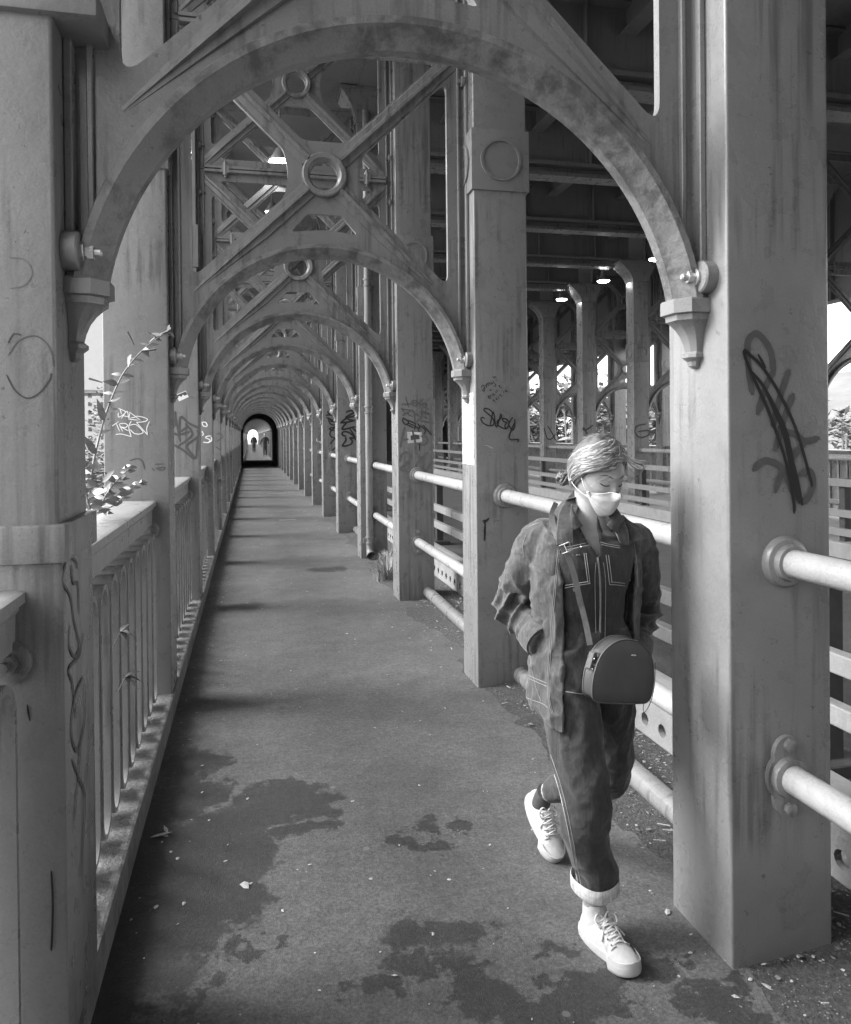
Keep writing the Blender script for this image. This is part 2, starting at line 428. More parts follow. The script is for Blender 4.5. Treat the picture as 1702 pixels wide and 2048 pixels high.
def circ(r, zc, n=24): return [(r*math.cos(2*math.pi*j/n), zc+r*math.sin(2*math.pi*j/n)) for j in range(n)]
def upper_plate():
    z0, z1 = JT+.004, 5.80
    outer = [(-HW+.022, z0), (-HW+.022, z1), (HW-.022, z1), (HW-.022, z0)]
    return MB().prism(outer, [slot(RC2, -1), slot(RC2, 1), tri(RC2, True, z1-.10), tri(RC2, False, z0+.10), circ(.085, RC2)], -PT, PT)
def arch_rib(k=56):
    prof = [(0,-.020),(0,.020),(.012,.030),(.022,.040),(.036,.058),(.050,.074),(.070,.076),(.074,.070),(.074,.045),(.078,PT-.001),(.078,-PT+.001),(.074,-.045),(.074,-.070),(.070,-.076),(.050,-.074),(.036,-.058),(.022,-.040),(.012,-.030)]
    rs = []
    for j in range(k+1):
        a = A0-.02+(math.pi-2*A0+.04)*j/k
        rs.append([((AR+r)*math.cos(a), y, AZ+(AR+r)*math.sin(a)) for r, y in prof])
    return MB().rings(rs)
def boss(zc):
    mb = MB(); rs = []; n = 36
    for r, y in ((.084,-.012),(.084,.012),(.098,.030),(.104,.052),(.128,.056),(.136,.050),(.140,.012),(.140,-.012),(.136,-.050),(.128,-.056),(.104,-.052),(.098,-.030),(.084,-.012)):
        rs.append([(r*math.cos(2*math.pi*j/n), y, zc+r*math.sin(2*math.pi*j/n)) for j in range(n)])
    return mb.rings(rs, True, False)
def brace(zc, sx, up):
    """rib along one diagonal of the X"""
    mb = MB(); s = 1 if up else -1
    x0 = .135*math.cos(TH); x1 = HW-.06
    low = (not up and zc == RC1)
    if low: x1 = .78
    L0, L1 = x0/math.cos(TH), x1/math.cos(TH)
    d = Vector((sx*math.cos(TH), 0, s*math.sin(TH))); nrm = Vector((-d.z, 0, d.x))
    c = Vector((0, 0, zc))
    for side in (-1, 1):
        rs = []
        for t in (0, .1, .4, .72, .80, .88, .95, 1.0):
            L = L0+(L1-L0)*t; k = (1 if t < .72 else max(.02, 1-((t-.72)/.28)**1.5)) if not low else max(.01, 1-max(0, (t-.4)/.6)**1.1); w_ = 1 if not low else 1-.85*max(0, (t-.4)/.6)
            pr = [((-WB-.006)*w_, PT-.001), ((-WB-.002)*w_, PT+.015*k), (-.016*w_, PT+.017*k), (-.010*w_, PT+.048*k), (.010*w_, PT+.048*k), (.016*w_, PT+.017*k), ((WB+.002)*w_, PT+.015*k), ((WB+.006)*w_, PT-.001)]
            rs.append([c+d*L+nrm*a+Vector((0, side*y, 0)) for a, y in pr])
        mb.rings(rs)
    return mb
def post(s):
    x0, x1 = sorted((s*(HW-.022), s*(HW-.001)))
    return MB().box(x0, x1, -.062, .062, SPZ, 5.80)                  # flange against the pillar
def post_rib(s, z0, z1):
    a, b_ = sorted((s*(HW-.066), s*(HW-.050)))
    L = [(z0-.16 if z0 < 3 else z0, PT), (z0, .030 if z0 < 3 else .034), (z0+.12, .034), (z1, .034)]
    return MB().rings([[(a, -h, z), (b_, -h, z), (b_, h, z), (a, h, z)] for z, h in L])
def posts():
    mb = MB()
    for s in (-1, 1): mb.merge(post(s)).merge(post_rib(s, 2.24, JT-.03)).merge(post_rib(s, JT+.03, 5.77))
    return mb
JOINTS = [MB().box(-HW+.07, HW-.07, -.065, .065, JT-.030, JT-.004), MB().box(-HW+.07, HW-.07, -.065, .065, JT+.004, JT+.030), MB().box(-HW+.03, HW-.03, -.065, .065, 5.80, 5.83)]
def joint():
    mb = MB()
    for j in JOINTS: mb.merge(j)
    return mb
def bolt(mb, c, axis, r=.02, L=.05, sgn=1):
    mb.lathe([(r*1.5, 0), (r*1.5, sgn*.008), (r*1.45, sgn*.009)], c, axis, 12)
    mb.lathe([(r, sgn*.008), (r, sgn*.030)], c, axis, 6)
    mb.lathe([(r*.55, sgn*.03), (r*.55, sgn*L), (r*.35, sgn*(L+.004))], c, axis, 10)
def joint_bolt():
    mb = MB(); rs = [(.013,-.075),(.013,-.055),(.026,-.055),(.026,-.034)]
    mb.rings([[(x*(1), y*(1), z) for x, y in ((-.035,-.02),(.035,-.02),(.035,.02),(-.035,.02))] for z in (-.034, .034)])
    mb.lathe([(.013,-.075),(.013,-.055),(.0255,-.0549),(.026,-.0339),(.026,.0339),(.0255,.0549),(.013,.055),(.013,.075)], (0,0,0), 'z', 8)
    return mb
def side_bolt(s):
    return MB().lathe([(.034, 0), (.034, -s*.018), (.030, -s*.020), (.016, -s*.021), (.016, -s*.045)], (0,0,0), 'x', 10)
JB = joint_bolt().mesh('joint_bolt', PAINT, 30); SB = {s: side_bolt(s).mesh('side_bolt', PAINT, 30) for s in (-1, 1)}
def bracket(s):
    mb = MB(); lv = [(2.010,.118,.080),(2.004,.122,.084),(1.966,.122,.084),(1.962,.106,.072),(1.945,.104,.070),(1.938,.092,.062),(1.920,.070,.053),(1.898,.052,.045),(1.872,.040,.038),(1.850,.034,.034),(1.842,.046,.040),(1.832,.046,.040),(1.820,.030,.026),(1.806,.026,.020),(1.798,.014,.012)]
    rs = []
    for z, e, w_ in [(z_, e_*.83, q_*.93) for z_, e_, q_ in lv]:
        pr = [(0, -w_), (e*.62, -w_), (e, -w_*.5), (e, w_*.5), (e*.62, w_), (0, w_)]
        rs.append([(s*(HW-.001-a), y, z) for a, y in pr])
    return mb.rings(rs)
def lug(s):
    mb = MB()
    for sy in (-1,):
        c = (s*(HW-.001), sy*.072, 2.072)
        mb.lathe([(.050, 0), (.050, -s*.034), (.045, -s*.039)], c, 'x', 24)
    return mb
def lug_bolt(s):
    mb = MB()
    for sy in (-1,):
        c = (s*(HW-.040), sy*.062, 2.072)
        bolt(mb, c, 'x', .019, .046, -s)
    return mb
fr_meshes = [('lower_panel', lower_plate().mesh('frame_panel', PAINT, 25)), ('upper_panel', upper_plate().mesh('frame_upper_panel', PAINT, 25)),
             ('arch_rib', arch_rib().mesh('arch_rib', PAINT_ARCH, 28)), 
             ('ring', boss(RC1).mesh('frame_ring', PAINT, 35)), ('ring', boss(RC2).mesh('frame_ring_upper', PAINT, 35))]
for j_ in JOINTS: fr_meshes.append(('tie_flange', j_.mesh('tie_flange', PAINT, 30, .003)))
for s in (-1, 1):
    fr_meshes.append(('side_post', post(s).mesh('side_post', PAINT, 30, .003)))
    for z0, z1 in ((2.24, JT-.03), (JT+.03, 5.77)): fr_meshes.append(('post_rib', post_rib(s, z0, z1).mesh('post_rib', PAINT, 30, .003)))
for zc in (RC1, RC2):
    for sx in (-1, 1):
        for up in (True, False): fr_meshes.append(('brace', brace(zc, sx, up).mesh('frame_brace', PAINT, 30, .003)))
BRK = {s: (bracket(s).mesh('frame_bracket', PAINT, 28), lug(s).mesh('bracket_lug', PAINT, 30), lug_bolt(s).mesh('bracket_bolt', STEEL, 30)) for s in (-1, 1)}
def build_frame(loc, label, group):
    t = thing('arch_frame', label, 'arch frame', loc, group)
    for nm, me in fr_meshes: link(nm, me, t)
    for s in (-1, 1):
        for sy in (-1, 1): link('bolt', JB, t).location = (s*.66, sy*.048, JT)
        for z in (3.85, 4.28, 5.60): link('bolt', SB[s], t).location = (s*(HW-.022), -.042, z)
    for s in (-1, 1):
        br = link('bracket', BRK[s][0], t); link('lug', BRK[s][1], br); link('bolt', BRK[s][2], br)
    return t
def merged_frame(fine):
    mb = MB().merge(lower_plate()).merge(upper_plate()).merge(arch_rib(20)).merge(posts()).merge(joint()).merge(boss(RC1)).merge(boss(RC2)).merge(bracket(1)).merge(bracket(-1)).merge(lug(1)).merge(lug(-1))
    for zc in (RC1, RC2):
        for sx in (-1, 1):
            for up in (True, False): mb.merge(brace(zc, sx, up))
    return mb.mesh('frame_far', PAINT, 28)
FARF = merged_frame(False)
YM = Y0+PD/2
grpF = 'cast iron arch frames over the walkway'
first = build_frame((XC, YM, 0), 'nearest cast iron arch frame over the walkway, its crown touching the top of the picture', grpF)
FR = [first]
copy_thing(first, (XC, YM-SP, 0), 'cast iron arch frame over the walkway just behind the camera position', grpF)
copy_thing(first, (XC, YM-2*SP, 0), 'cast iron arch frame over the walkway further behind the camera', grpF)
thing('arch_frame', 'cast iron arch frame over the walkway next to the added pier behind the camera', 'arch frame', (XC, YM-3*SP, 0), grpF, FARF)
for n in range(1, NF):
    lab = '%s cast iron arch frame over the walkway, counted from the camera' % ORD[n]
    if n == 1: lab = 'second cast iron arch frame over the walkway, its whole ring and brace in view'
    if n < 8: FR.append(copy_thing(first, (XC, YM+n*SP, 0), lab, grpF))
    else: FR.append(thing('arch_frame', lab, 'arch frame', (XC, YM+n*SP, 0), grpF, FARF))
XC2 = XF+PW+HW
for n in range(1, NF):
    lab = 'iron arch frame over the far walkway beyond the road, %s from the camera end' % ORD[n]
    if n == 2: f2 = build_frame((XC2, YM+n*SP, 0), lab, 'arch frames over the far walkway')
    elif 2 < n < 9: copy_thing(f2, (XC2, YM+n*SP, 0), lab, 'arch frames over the far walkway')
    else: thing('arch_frame', lab, 'arch frame', (XC2, YM+n*SP, 0), 'arch frames over the far walkway', FARF)
# beyond the stone pier
for k in range(35):
    y = TUN1+1.2+k*SP
    for x in (XL-PW, XR): thing('iron_pillar', 'tiny distant iron pillar seen through the dark stone passage', 'pillar', (x, y, 0), 'pillars beyond the stone passage', FARP)
    thing('arch_frame', 'tiny distant arch frame seen through the dark stone passage', 'arch frame', (XC, y+PD/2, 0), 'arch frames beyond the stone passage', FARF)

# ---------------------------------------------------------------- stone pier with passages
def pier(TUN0, TUN1):
    def arch_hole(x0, x1, zs, k=20, base=-.29):
        c = (x0+x1)/2; r = (x1-x0)/2
        return [(x0, base)]+[(c-r*math.cos(math.pi*j/k), zs+r*math.sin(math.pi*j/k)) for j in range(k+1)]+[(x1, base)]
    outer = [(-1.9, -.3), (-1.9, 7.5), (XO+PW+1.2, 7.5), (XO+PW+1.2, -.3)]
    holes = [arch_hole(XL+.01, XR-.01, 1.80), arch_hole(2.3, 7.3, 2.6), arch_hole(XF+PW, XO, 1.8)]
    mb = MB().prism(outer, holes, TUN0, TUN1)
    return mb
t = thing('stone_pier', 'dark stone bridge pier with a round-headed passage closing the end of the walkway', 'bridge pier', (0,0,0))
link('passage_block', pier(TUN0, TUN1).mesh('passage_block', STONE, 30), t)
t = thing('stone_pier', 'added stone pier with the walkway passage, unseen behind the camera, holding back light', 'bridge pier', (0,0,0))
link('passage_block', pier(-20.0, -6.4).mesh('passage_block', STONE, 30), t)  # unseen pier added to cut the frontal light coming from behind the camera

# ---------------------------------------------------------------- deck overhead
t = thing('railway_deck', 'dark riveted railway deck carried overhead on the pillars', 'bridge deck')
mb = MB().box(-1.15, XO+PW+.3, -6.38, TUN0-.02, DECK+.02, DECK+.35).box(-1.15, XO+PW+.3, TUN1+.02, YB, DECK+.02, DECK+.35)
link('deck_plate', mb.mesh('deck_plate', PAINT_DARK, 0), t)
for x in (XL-PW/2, XR+PW/2, XF+PW/2, XO+PW/2):
    mb = MB().box(x-.16, x+.16, -6.38, TUN0-.02, DECK+.004, DECK+.016)
    link('longitudinal_flange', mb.mesh('long_flange', PAINT_DARK, 0), t)
for x in (2.6, 3.9, 5.2, 6.5, 7.6):
    mb = MB().box(x-.01, x+.01, -6.38, TUN0-.03, DECK-.28, DECK+.019).box(x-.09, x+.09, -6.38, TUN0-.03, DECK-.30, DECK-.281)
    link('stringer', mb.mesh('stringer', PAINT_DARK, 0), t)
def girder():
    mb = MB(); x0, x1 = XR+PW+.005, XF-.02
    mb.box(x0, x1, -.008, .008, 5.30, DECK)                     # web
    mb.box(x0, x1, -.13, .13, 5.28, 5.30).box(x0, x1, -.14, .14, DECK-.02, DECK)
    mb.box(x0, x1, -.13, -.112, 5.301, 5.33); mb.box(x0, x1, .112, .13, 5.301, 5.33)
    x = x0+.4
    while x < x1-.1:
        mb.box(x-.045, x+.045, -.024, -.0085, 5.33, DECK-.03); mb.box(x-.005, x+.005, -.10, -.025, 5.33, DECK-.03)
        mb.box(x-.045, x+.045, .0085, .024, 5.33, DECK-.03); x += 1.27
    return mb
def lower_chord():
    x0, x1 = XR+PW+.005, XF-.41
    return MB().box(x0, x1, -.13, .13, 5.130, 5.150).box(x0, x1, -.13, -.118, 5.151, 5.18).box(x0, x1, -.01, .01, 5.151, 5.275)
def rivets():
    mb = MB(); x0 = XR+PW+.405
    x = x0
    while x < XF-.31:
        z = 5.38
        while z < DECK-.06:
            for dx in (-.032, .032):
                mb.lathe([(.010, 0), (.009, -.006), (.004, -.009)], (x+dx, -.024, z), 'y', 6)
            z += .07
        x += 1.27
    return mb
GM, LM, RM = girder().mesh('girder', PAINT_DARK, 0), lower_chord().mesh('girder_lower_chord', PAINT, 0), rivets().mesh('girder_rivets', PAINT_DARK, 40)
for n in range(-3, NF):
    y = Y0+n*SP+PD/2
    g_ = thing('cross_girder', 'deep riveted cross girder over the road, %s' % (['just behind the camera','second behind the camera','third behind the camera'][-n-1] if n < 0 else '%s from the camera end' % ORD[n]), 'girder', (0, y, 0), 'cross girders over the road')
    link('web', GM, g_); link('lower_chord', LM, g_)
    if 0 < n < 8: link('rivets', RM, g_, kind='stuff')
# wind bracing between the girders and conduit under the deck
mb = MB()
for n in range(-1, 13):
    y = Y0+n*SP+PD/2
    mb.bar((2.0, y, 5.9), (4.8, y+SP, 5.9), .07, .02); mb.bar((4.8, y, 5.87), (7.6, y+SP, 5.87), .07, .02)
t2 = thing('wind_bracing', 'flat diagonal wind bracing bars under the deck above the road', 'bracing', mesh=mb.mesh('wind_bracing', PAINT_DARK, 0))

t = thing('outer_girder', 'deep dark plate girder along the outer edge of the deck beyond the far walkway', 'girder')
x = XO+PW+.06
link('web', MB().box(x, x+.02, -6.3, TUN0-.02, 4.02, DECK+.33).mesh('outer_web', PAINT_DARK, 0), t)
link('bottom_flange', MB().box(x-.12, x+.14, -6.3, TUN0-.02, 3.99, 4.017).mesh('outer_flange', PAINT_DARK, 0), t)
SM = MB().box(x-.10, x-.003, -.012, .012, 4.02, DECK).mesh('stiffener', PAINT_DARK, 0)
for k in range(34): link('stiffener', SM, t).location = (0, -5+k*SP/2+.3, 0)

# lamps under the deck on the far side of the road
lm, nt, b = new_mat('lamp_glow'); b.inputs['Base Color'].default_value = (.8,.8,.8,1); b.inputs['Emission Color'].default_value = (1,1,1,1); b.inputs['Emission Strength'].default_value = 9
lamp_body = MB().lathe([(.05, .20), (.06, .12), (.10, .05), (.15, 0), (.15, -.01)], (0,0,0), 'z', 16).tube([(0,0,.18), (0,0,.45)], .02, 8)
LB = lamp_body.mesh('lamp_housing', PAINT_DARK, 40); LG = MB().lathe([(.135, -.012), (.12, -.03), (.07, -.045), (.01, -.05)], (0,0,0), 'z', 16).mesh('lamp_lens', lm, 60)
for i, (px, py) in enumerate(((1312, 517), (1207, 561), (1123, 598))):
    q = un(px, py, 0, 8.05-.0)
    t = thing('deck_lamp', ['lit bowl lamp under the deck beside the nearest flared capital', 'lit bowl lamp under the deck, middle one of three', 'small lit lamp under the deck, farthest of three'][i], 'lamp', (7.78, q.y*7.78/8.05, 1.6+(q.z-1.6)*7.78/8.05), 'lamps under the deck over the road')
    link('housing', LB, t); link('lens', LG, t)
for i, (px, py, X, h_) in enumerate(((560, 323, .40, 0), (545, 425, .42, 0))):
    q = un(px, py, 0, X)
    t = thing('bulkhead_lamp', ['lit lamp hanging between the arch frames above the walkway', 'small lit lamp further along above the walkway'][i], 'lamp', q, 'lamps above the walkway')
    link('housing', MB().lathe([(.05,.16),(.09,.08),(.14,.02),(.14,0)], (0,0,0), 'z', 14).tube([(0,0,.15),(0,0,DECK-q.z)], .015, 6).mesh('walk_lamp', PAINT_DARK, 40), t)
    link('lens', LG, t)

# ---------------------------------------------------------------- balustrades
def hoop(w_=.172, z0=.15, z1=1.070, t=.017, d=.115):
    """closed loop band with round ends, deep along x; local y = along the walkway"""
    def cap(r, k=10):
        pts = []
        zt = z1-w_/2*1.3; zb = z0+w_/2*1.1
        for j in range(k+1):
            a = math.pi*j/k; pts.append((r*math.cos(a), zt+r*1.3*math.sin(a)))
        for j in range(k+1):
            a = math.pi+math.pi*j/k; pts.append((r*math.cos(a), zb+r*1.1*math.sin(a)))
        return pts
    o = cap(w_/2); i = cap(w_/2-t)
    rs = []
    for ring, x in ((o, -d/2), (o, d/2), (i, d/2), (i, -d/2), (o, -d/2)): rs.append([(x, y, z) for y, z in ring])
    return MB().rings(rs, True, False)
HO = hoop().mesh('baluster', PAINT, 35)
def coping_mesh(L):
    mb = MB(); pr = [(-.30,1.20),(-.30,1.232),(-.285,1.238),(.034,1.238),(.048,1.232),(.048,1.208),(.034,1.200),(.034,1.190),(.026,1.178),(.024,1.098),(-.05,1.098),(-.06,1.17),(-.26,1.18)]
    return mb.rings([[(x, y, z) for x, z in pr] for y in (0, L)])
BL = SP-PD-.006
COP = coping_mesh(BL).mesh('coping', PAINT_RAIL, 30); COP2 = coping_mesh(BL).mesh('coping2', PAINT, 30)
def balustrade(x, y, flip, label, group, hoops=True, back=True):
    t = thing('balustrade', label, 'balustrade', (x, y, 0), group)
    t.scale = (-1 if flip else 1, 1, 1)
    link('coping', COP, t)
    n = int((BL-.06)/.205); off = (BL-(n-1)*.205)/2
    for k in range(n):
        h_ = link('baluster', HO, t); h_.location = (0, off+k*.205, 0)
    return t
bx = -.575
B1 = None
for n in range(-3, NF):
    y = Y0+n*SP+PD+.003
    lab = 'balustrade bay of round-headed iron hoops, %s' % (('second' if n == -2 else 'third')+' behind the camera' if n < -1 else 'left of the camera' if n == -1 else 'between the %s and %s left pillars' % (ORD[n], ORD[n+1]) if n < NF-1 else 'next to the stone pier')
    if B1 is None: B1 = balustrade(bx, y, False, lab, 'balustrade bays along the left of the walkway')
    elif n < 8: copy_thing(B1, (bx, y, 0), lab, 'balustrade bays along the left of the walkway')
    else:
        if n == 8:
            mb = MB().merge(coping_mesh(BL)); hh = hoop(); k_ = int((BL-.06)/.205); off = (BL-(k_-1)*.205)/2
            for k in range(k_): mb.add([(v_[0], v_[1]+off+k*.205, v_[2]) for v_ in hh.v], hh.f)
            BFAR = mb.mesh('balustrade_far', PAINT, 35)
        thing('balustrade', lab, 'balustrade', (bx, y, 0), 'balustrade bays along the left of the walkway', BFAR)
for n in range(2, NF):
    y = Y0+n*SP+PD+.003
    lab = 'far balustrade bay of open iron hoops beyond the road, %s from the camera end' % ORD[n]
    t = thing('balustrade', lab, 'balustrade', (XO+.12, y, 0), 'balustrade bays beyond the road', BFAR if n > 9 else None)
    t.scale = (-1, 1, 1)
    if n <= 9:
        link('coping', COP2, t); n_ = int((BL-.06)/.205); off = (BL-(n_-1)*.205)/2
        for k in range(n_):
            h_ = link('baluster', HO, t); h_.location = (0, off+k*.205, 0)
for k in range(35):
    y = TUN1+1.2+k*SP+PD
    thing('balustrade', 'tiny distant balustrade bay seen through the dark stone passage', 'balustrade', (bx, y, 0), 'balustrade bays beyond the stone passage', BFAR)
# rod end bosses on the left pillars
for n in range(0, 8):
    y = Y0+n*SP
    mb = MB().lathe([(.052, 0), (.052, -.012), (.044, -.018), (.030, -.019)], (-.563, -.0005, 1.068), 'y', 20).lathe([(.026, -.018), (.026, -.038)], (-.563, -.0005, 1.068), 'y', 6).lathe([(.012, -.038), (.012, -.055)], (-.563, -.0005, 1.068), 'y', 8)
    o = link('rod_end', bpy.data.meshes.get('rod_end') or mb.mesh('rod_end', PAINT, 35), PILL[('A', n)]); o.location = (-(XL-PW), -.012 if n == 0 else 0, 0)

# ---------------------------------------------------------------- pipe handrails between road-side pillars
PR = .042
def rail_span(zs, lower):
    mb = MB().tube([(0, 0, zs), (0, SP-PD, zs)], PR, 20, False)
    return mb
def flange(zs, lower):
    mb = MB()
    if not lower:
        mb.lathe([(.078, 0), (.078, -.010), (.070, -.022), (.056, -.026), (.052, -.045), (.043, -.047)], (0, SP-PD, zs), 'y', 28)
    else:
        pts = []
        for j in range(40):
            a = 2*math.pi*j/40; r = .078 + .045*max(0, abs(math.sin(a))-.72)/.28
            pts.append((r*math.cos(a)*.92, zs+r*math.sin(a)))
        mb.prism(pts, [], SP-PD-.016, SP-PD)
        mb.lathe([(.062, -.016), (.058, -.034), (.044, -.038)], (0, SP-PD, zs), 'y', 24)
        for s in (-1, 1): mb.lathe([(.020, -.016), (.020, -.030), (.012, -.034)], (0, SP-PD, zs+s*.096), 'y', 8)
    return mb
RS = {False: (rail_span(1.205, False).mesh('rail_pipe', PAINT_RAIL, 40), flange(1.205, False).mesh('rail_flange', PAINT, 35)),
      True: (rail_span(.560, True).mesh('rail_pipe_low', PAINT_RAIL, 40), flange(.560, True).mesh('rail_flange_low', PAINT, 35))}
def rails(x, row, nmax, n0, extra):
    for low in (False, True):
        proto = None
        for n in range(n0, nmax):
            y = Y0+n*SP+PD
            where = ('running back from the nearest road-side pillar past the camera' if n == -1 else 'behind the camera' if n < -1 else 'from %s to %s pillar' % (ORD[n], ORD[n+1]))
            lab = '%s pipe handrail %s, %s' % ('lower' if low else 'upper', extra, where)
            grp = '%s pipe handrails %s' % ('lower' if low else 'upper', extra)
            if proto is None:
                proto = thing('handrail', lab, 'handrail', (x, y, 0), grp)
                link('pipe', RS[low][0], proto); link('flange', RS[low][1], proto)
            else: copy_thing(proto, (x, y, 0), lab, grp)
rails(XR+PW/2+.012, 'B', 13, -2, 'beside the walkway')
rails(XF+PW/2, 'C', 13, 2, 'across the road')

# ground pipe, perforated kerb, crash barriers
mb = MB(); y = YA
pts = [(1.665, 2.36+k*1.2, .062+.006*math.sin(k*2.1)) for k in range(int((TUN0-2.4)/1.2))]
thing('ground_pipe', 'thick grey service pipe lying on the littered strip beside the road kerb', 'pipe', mesh=mb.tube(pts, .052, 14).mesh('ground_pipe', PAINT, 40))
def perf_kerb(L):
    holes = []
    def oval(cx, cz, rx, rz, n=12): return [(cx+rx*math.cos(2*math.pi*j/n), cz+rz*math.sin(2*math.pi*j/n)) for j in range(n)]
    k = int(L/.17)
    for j in range(k): holes.append(oval(.10+j*.17, .095, .036, .034))
    m_ = MB().prism([(0, -.25), (0, .275), (L, .275), (L, -.25)], holes, -.03, 0)
    out = MB(); out.add([(v_[1], v_[0], v_[2]) for v_ in m_.v], m_.f)     # turn so it runs along y, faces -x
    return out
KM = perf_kerb(SP-.012).mesh('perforated_face', CONC, 30, 0)
KT = MB().rings([[(x, y, z) for x, z in ((-.034,.235),(-.034,.275),(-.020,.305),(.02,.318),(.09,.318),(.115,.300),(.115,.23))] for y in (0, SP-.012)]).mesh('kerb_cap', PAINT_RAIL, 40)
KB = MB().box(.10, .13, 0, SP-.012, -.25, .24).mesh('kerb_back', CONC, 0)
proto = None
for n in range(-3, NF):
    y = Y0+n*SP+PD/2+.006
    lab = 'pierced concrete kerb unit with drain holes and pale cap, %s' % ('behind the camera' if n < 0 else 'beside the %s bay' % ORD[n])
    if proto is None:
        proto = thing('pierced_kerb', lab, 'kerb', (2.03, y, 0), 'pierced kerb units beside the road'); link('pierced_face', KM, proto); link('cap', KT, proto); link('back_face', KB, proto)
    else: copy_thing(proto, (2.03, y, 0), lab, 'pierced kerb units beside the road')
def barrier(x, sgn, nmax, where, n0):
    for n in range(n0, nmax):
        y = Y0+n*SP
        t = thing('crash_barrier', 'three-rail crash barrier %s, %s' % (where, 'behind the camera' if n < 0 else '%s length from the camera end' % ORD[n]), 'crash barrier', (x, y, 0), 'crash barrier lengths '+where)
        for z in (.925, .535, .295):
            me = bpy.data.meshes.get('barrier_rail') or MB().box(-.035, .035, 0.006, SP-.006, -.048, .048).mesh('barrier_rail', paint('barrier_paint', .20, .5, .4, .4, .5), 0, .008, 2)
            o = link('rail', me, t); o.location = (0, 0, z)
        me = bpy.data.meshes.get('barrier_post') or MB().box(-.05, .05, -.05, .05, -.25, .98).box(-.13, .13, -.13, .13, -.04, .03).mesh('barrier_post', plain('barrier_post_paint', .045, .55, .3, 20), 0, .006, 1)
        o = link('post', me, t); o.location = (sgn*.088, 1.15, 0)
barrier(2.62, 1, NF, 'on the near side of the road', -1)
barrier(7.36, 1, NF, 'on the far side of the road', 1)

# drainpipe in front of the fourth road-side pillar
q = un(736, 1085, 0, 1.47)
dx, dy = 1.485, Y0+3*SP-.065
t = thing('drainpipe', 'round cast iron drainpipe with collars standing against the fourth road-side pillar', 'drainpipe', (dx, dy, 0))
link('pipe', MB().tube([(0,0,.17),(0,0,4.2)], .045, 18).mesh('drain_pipe', PAINT, 40), t)
link('pipe_head', MB().tube([(0,0,4.2),(0,0,DECK-.3)], .045, 12).mesh('drain_pipe_top', PAINT, 40), t)
for z in (1.62+.30, 3.55, .24, 4.9):
    c_ = MB().lathe([(.045,-.05),(.056,-.048),(.056,-.028),(.050,-.024),(.050,.024),(.058,.028),(.058,.048),(.045,.05)], (0,0,z), 'z', 18)
    c_.box(-.085, -.05, -.01, .02, z-.03, z+.03).box(.05, .085, -.01, .02, z-.03, z+.03)
    link('collar', c_.mesh('collar', PAINT, 35), t)
link('outlet', MB().tube([(0,0,.19),(0,-.005,.12),(0,-.04,.075),(0,-.10,.055)], [.048,.05,.052,.055], 14, False).mesh('outlet', PAINT, 40), t)
# ---------------------------------------------------------------- drawn tags, stickers (flat print on the pillar faces)
def ribbon(mb, pts, wd, nrm, lift0, rough=0.0, seed=0):
    """flat brush stroke through 3-D points lying on a face"""
    P = catmull(pts, 7) if len(pts) > 2 else [Vector(pts[0]).lerp(Vector(pts[1]), k/4) for k in range(5)]
    n = Vector(nrm); L = []
    rnd = random.Random(seed)
    for i, p in enumerate(P):
        d = P[min(i+1, len(P)-1)]-P[max(i-1, 0)]
        if d.length < 1e-7: d = Vector((0, 0, 1e-3))
        d.normalize(); s = d.cross(n).normalized()
        e = min(i, len(P)-1-i); k = .62 if e == 0 else .9 if e == 1 else 1.0
        k *= 1+rough*rnd.uniform(-1, 1)
        o = n*(lift0+i*.000012)
        if i == 0: L.append((p-d*wd*.35+s*wd*.22+o, p-d*wd*.35-s*wd*.22+o))
        L.append((p+s*wd*.5*k+o, p-s*wd*.5*k+o))
        if i == len(P)-1: L.append((p+d*wd*.35+s*wd*.22+o, p+d*wd*.35-s*wd*.22+o))
    vs = []; fs = []
    for a, b in L: vs += [a, b]
    for i in range(len(L)-1): fs.append((2*i, 2*i+1, 2*i+3, 2*i+2))
    mb.add(vs, fs)
def tag(key, plane, strokes, wpx, mat, zoom=1.0, org=(0, 0), label=None, lift=.0016):
    ax, val, nrm = plane
    mb = MB()
    for i, s in enumerate(strokes):
        ps = [un(org[0]+x/zoom, org[1]+y/zoom, ax, val) for x, y in s]
        q = ps[0]; dep = (q-Vector((0, 0, 1.6))).dot(_f)
        if len(ps) == 1: ps = [ps[0], ps[0]+Vector((0, 0, -.002))]
        ribbon(mb, ps, wpx/zoom*dep/CAM['f'], nrm, lift+i*.00025, .08, i)
    me = mb.mesh('graffiti', mat, 0)
    par = PILL[key]; o = link('graffiti', me, par); o.location = -Vector(par.location)
    if label: o['label'] = label
    return o
def front(n, e=0.0): return (1, Y0+n*SP-e, (0, -1, 0))
Z4, O4 = 3.724, (1300, 450)
tag(('B',0), front(0), [[(760,1250),(735,1100),(725,960),(730,860),(785,810),(850,860),(900,960),(915,1090)],[(920,1090),(860,1200),(800,1400)],[(1030,1090),(980,1230),(920,1450),(920,1500)],[(1060,1270),(1010,1400),(930,1670)],
   [(960,1510),(1010,1540),(1080,1560),(1150,1610),(1245,1590)],[(770,1820),(840,1760),(920,1770),(990,1830),(1060,1990),(1130,2060),(1190,2000),(1210,1900),(1180,1830),(1120,1860)],[(970,1850),(930,1980)],[(1150,1620),(1080,1700),(1010,1820)]], 52, MARKG, Z4, O4, 'broad dark grey spray scrawl')
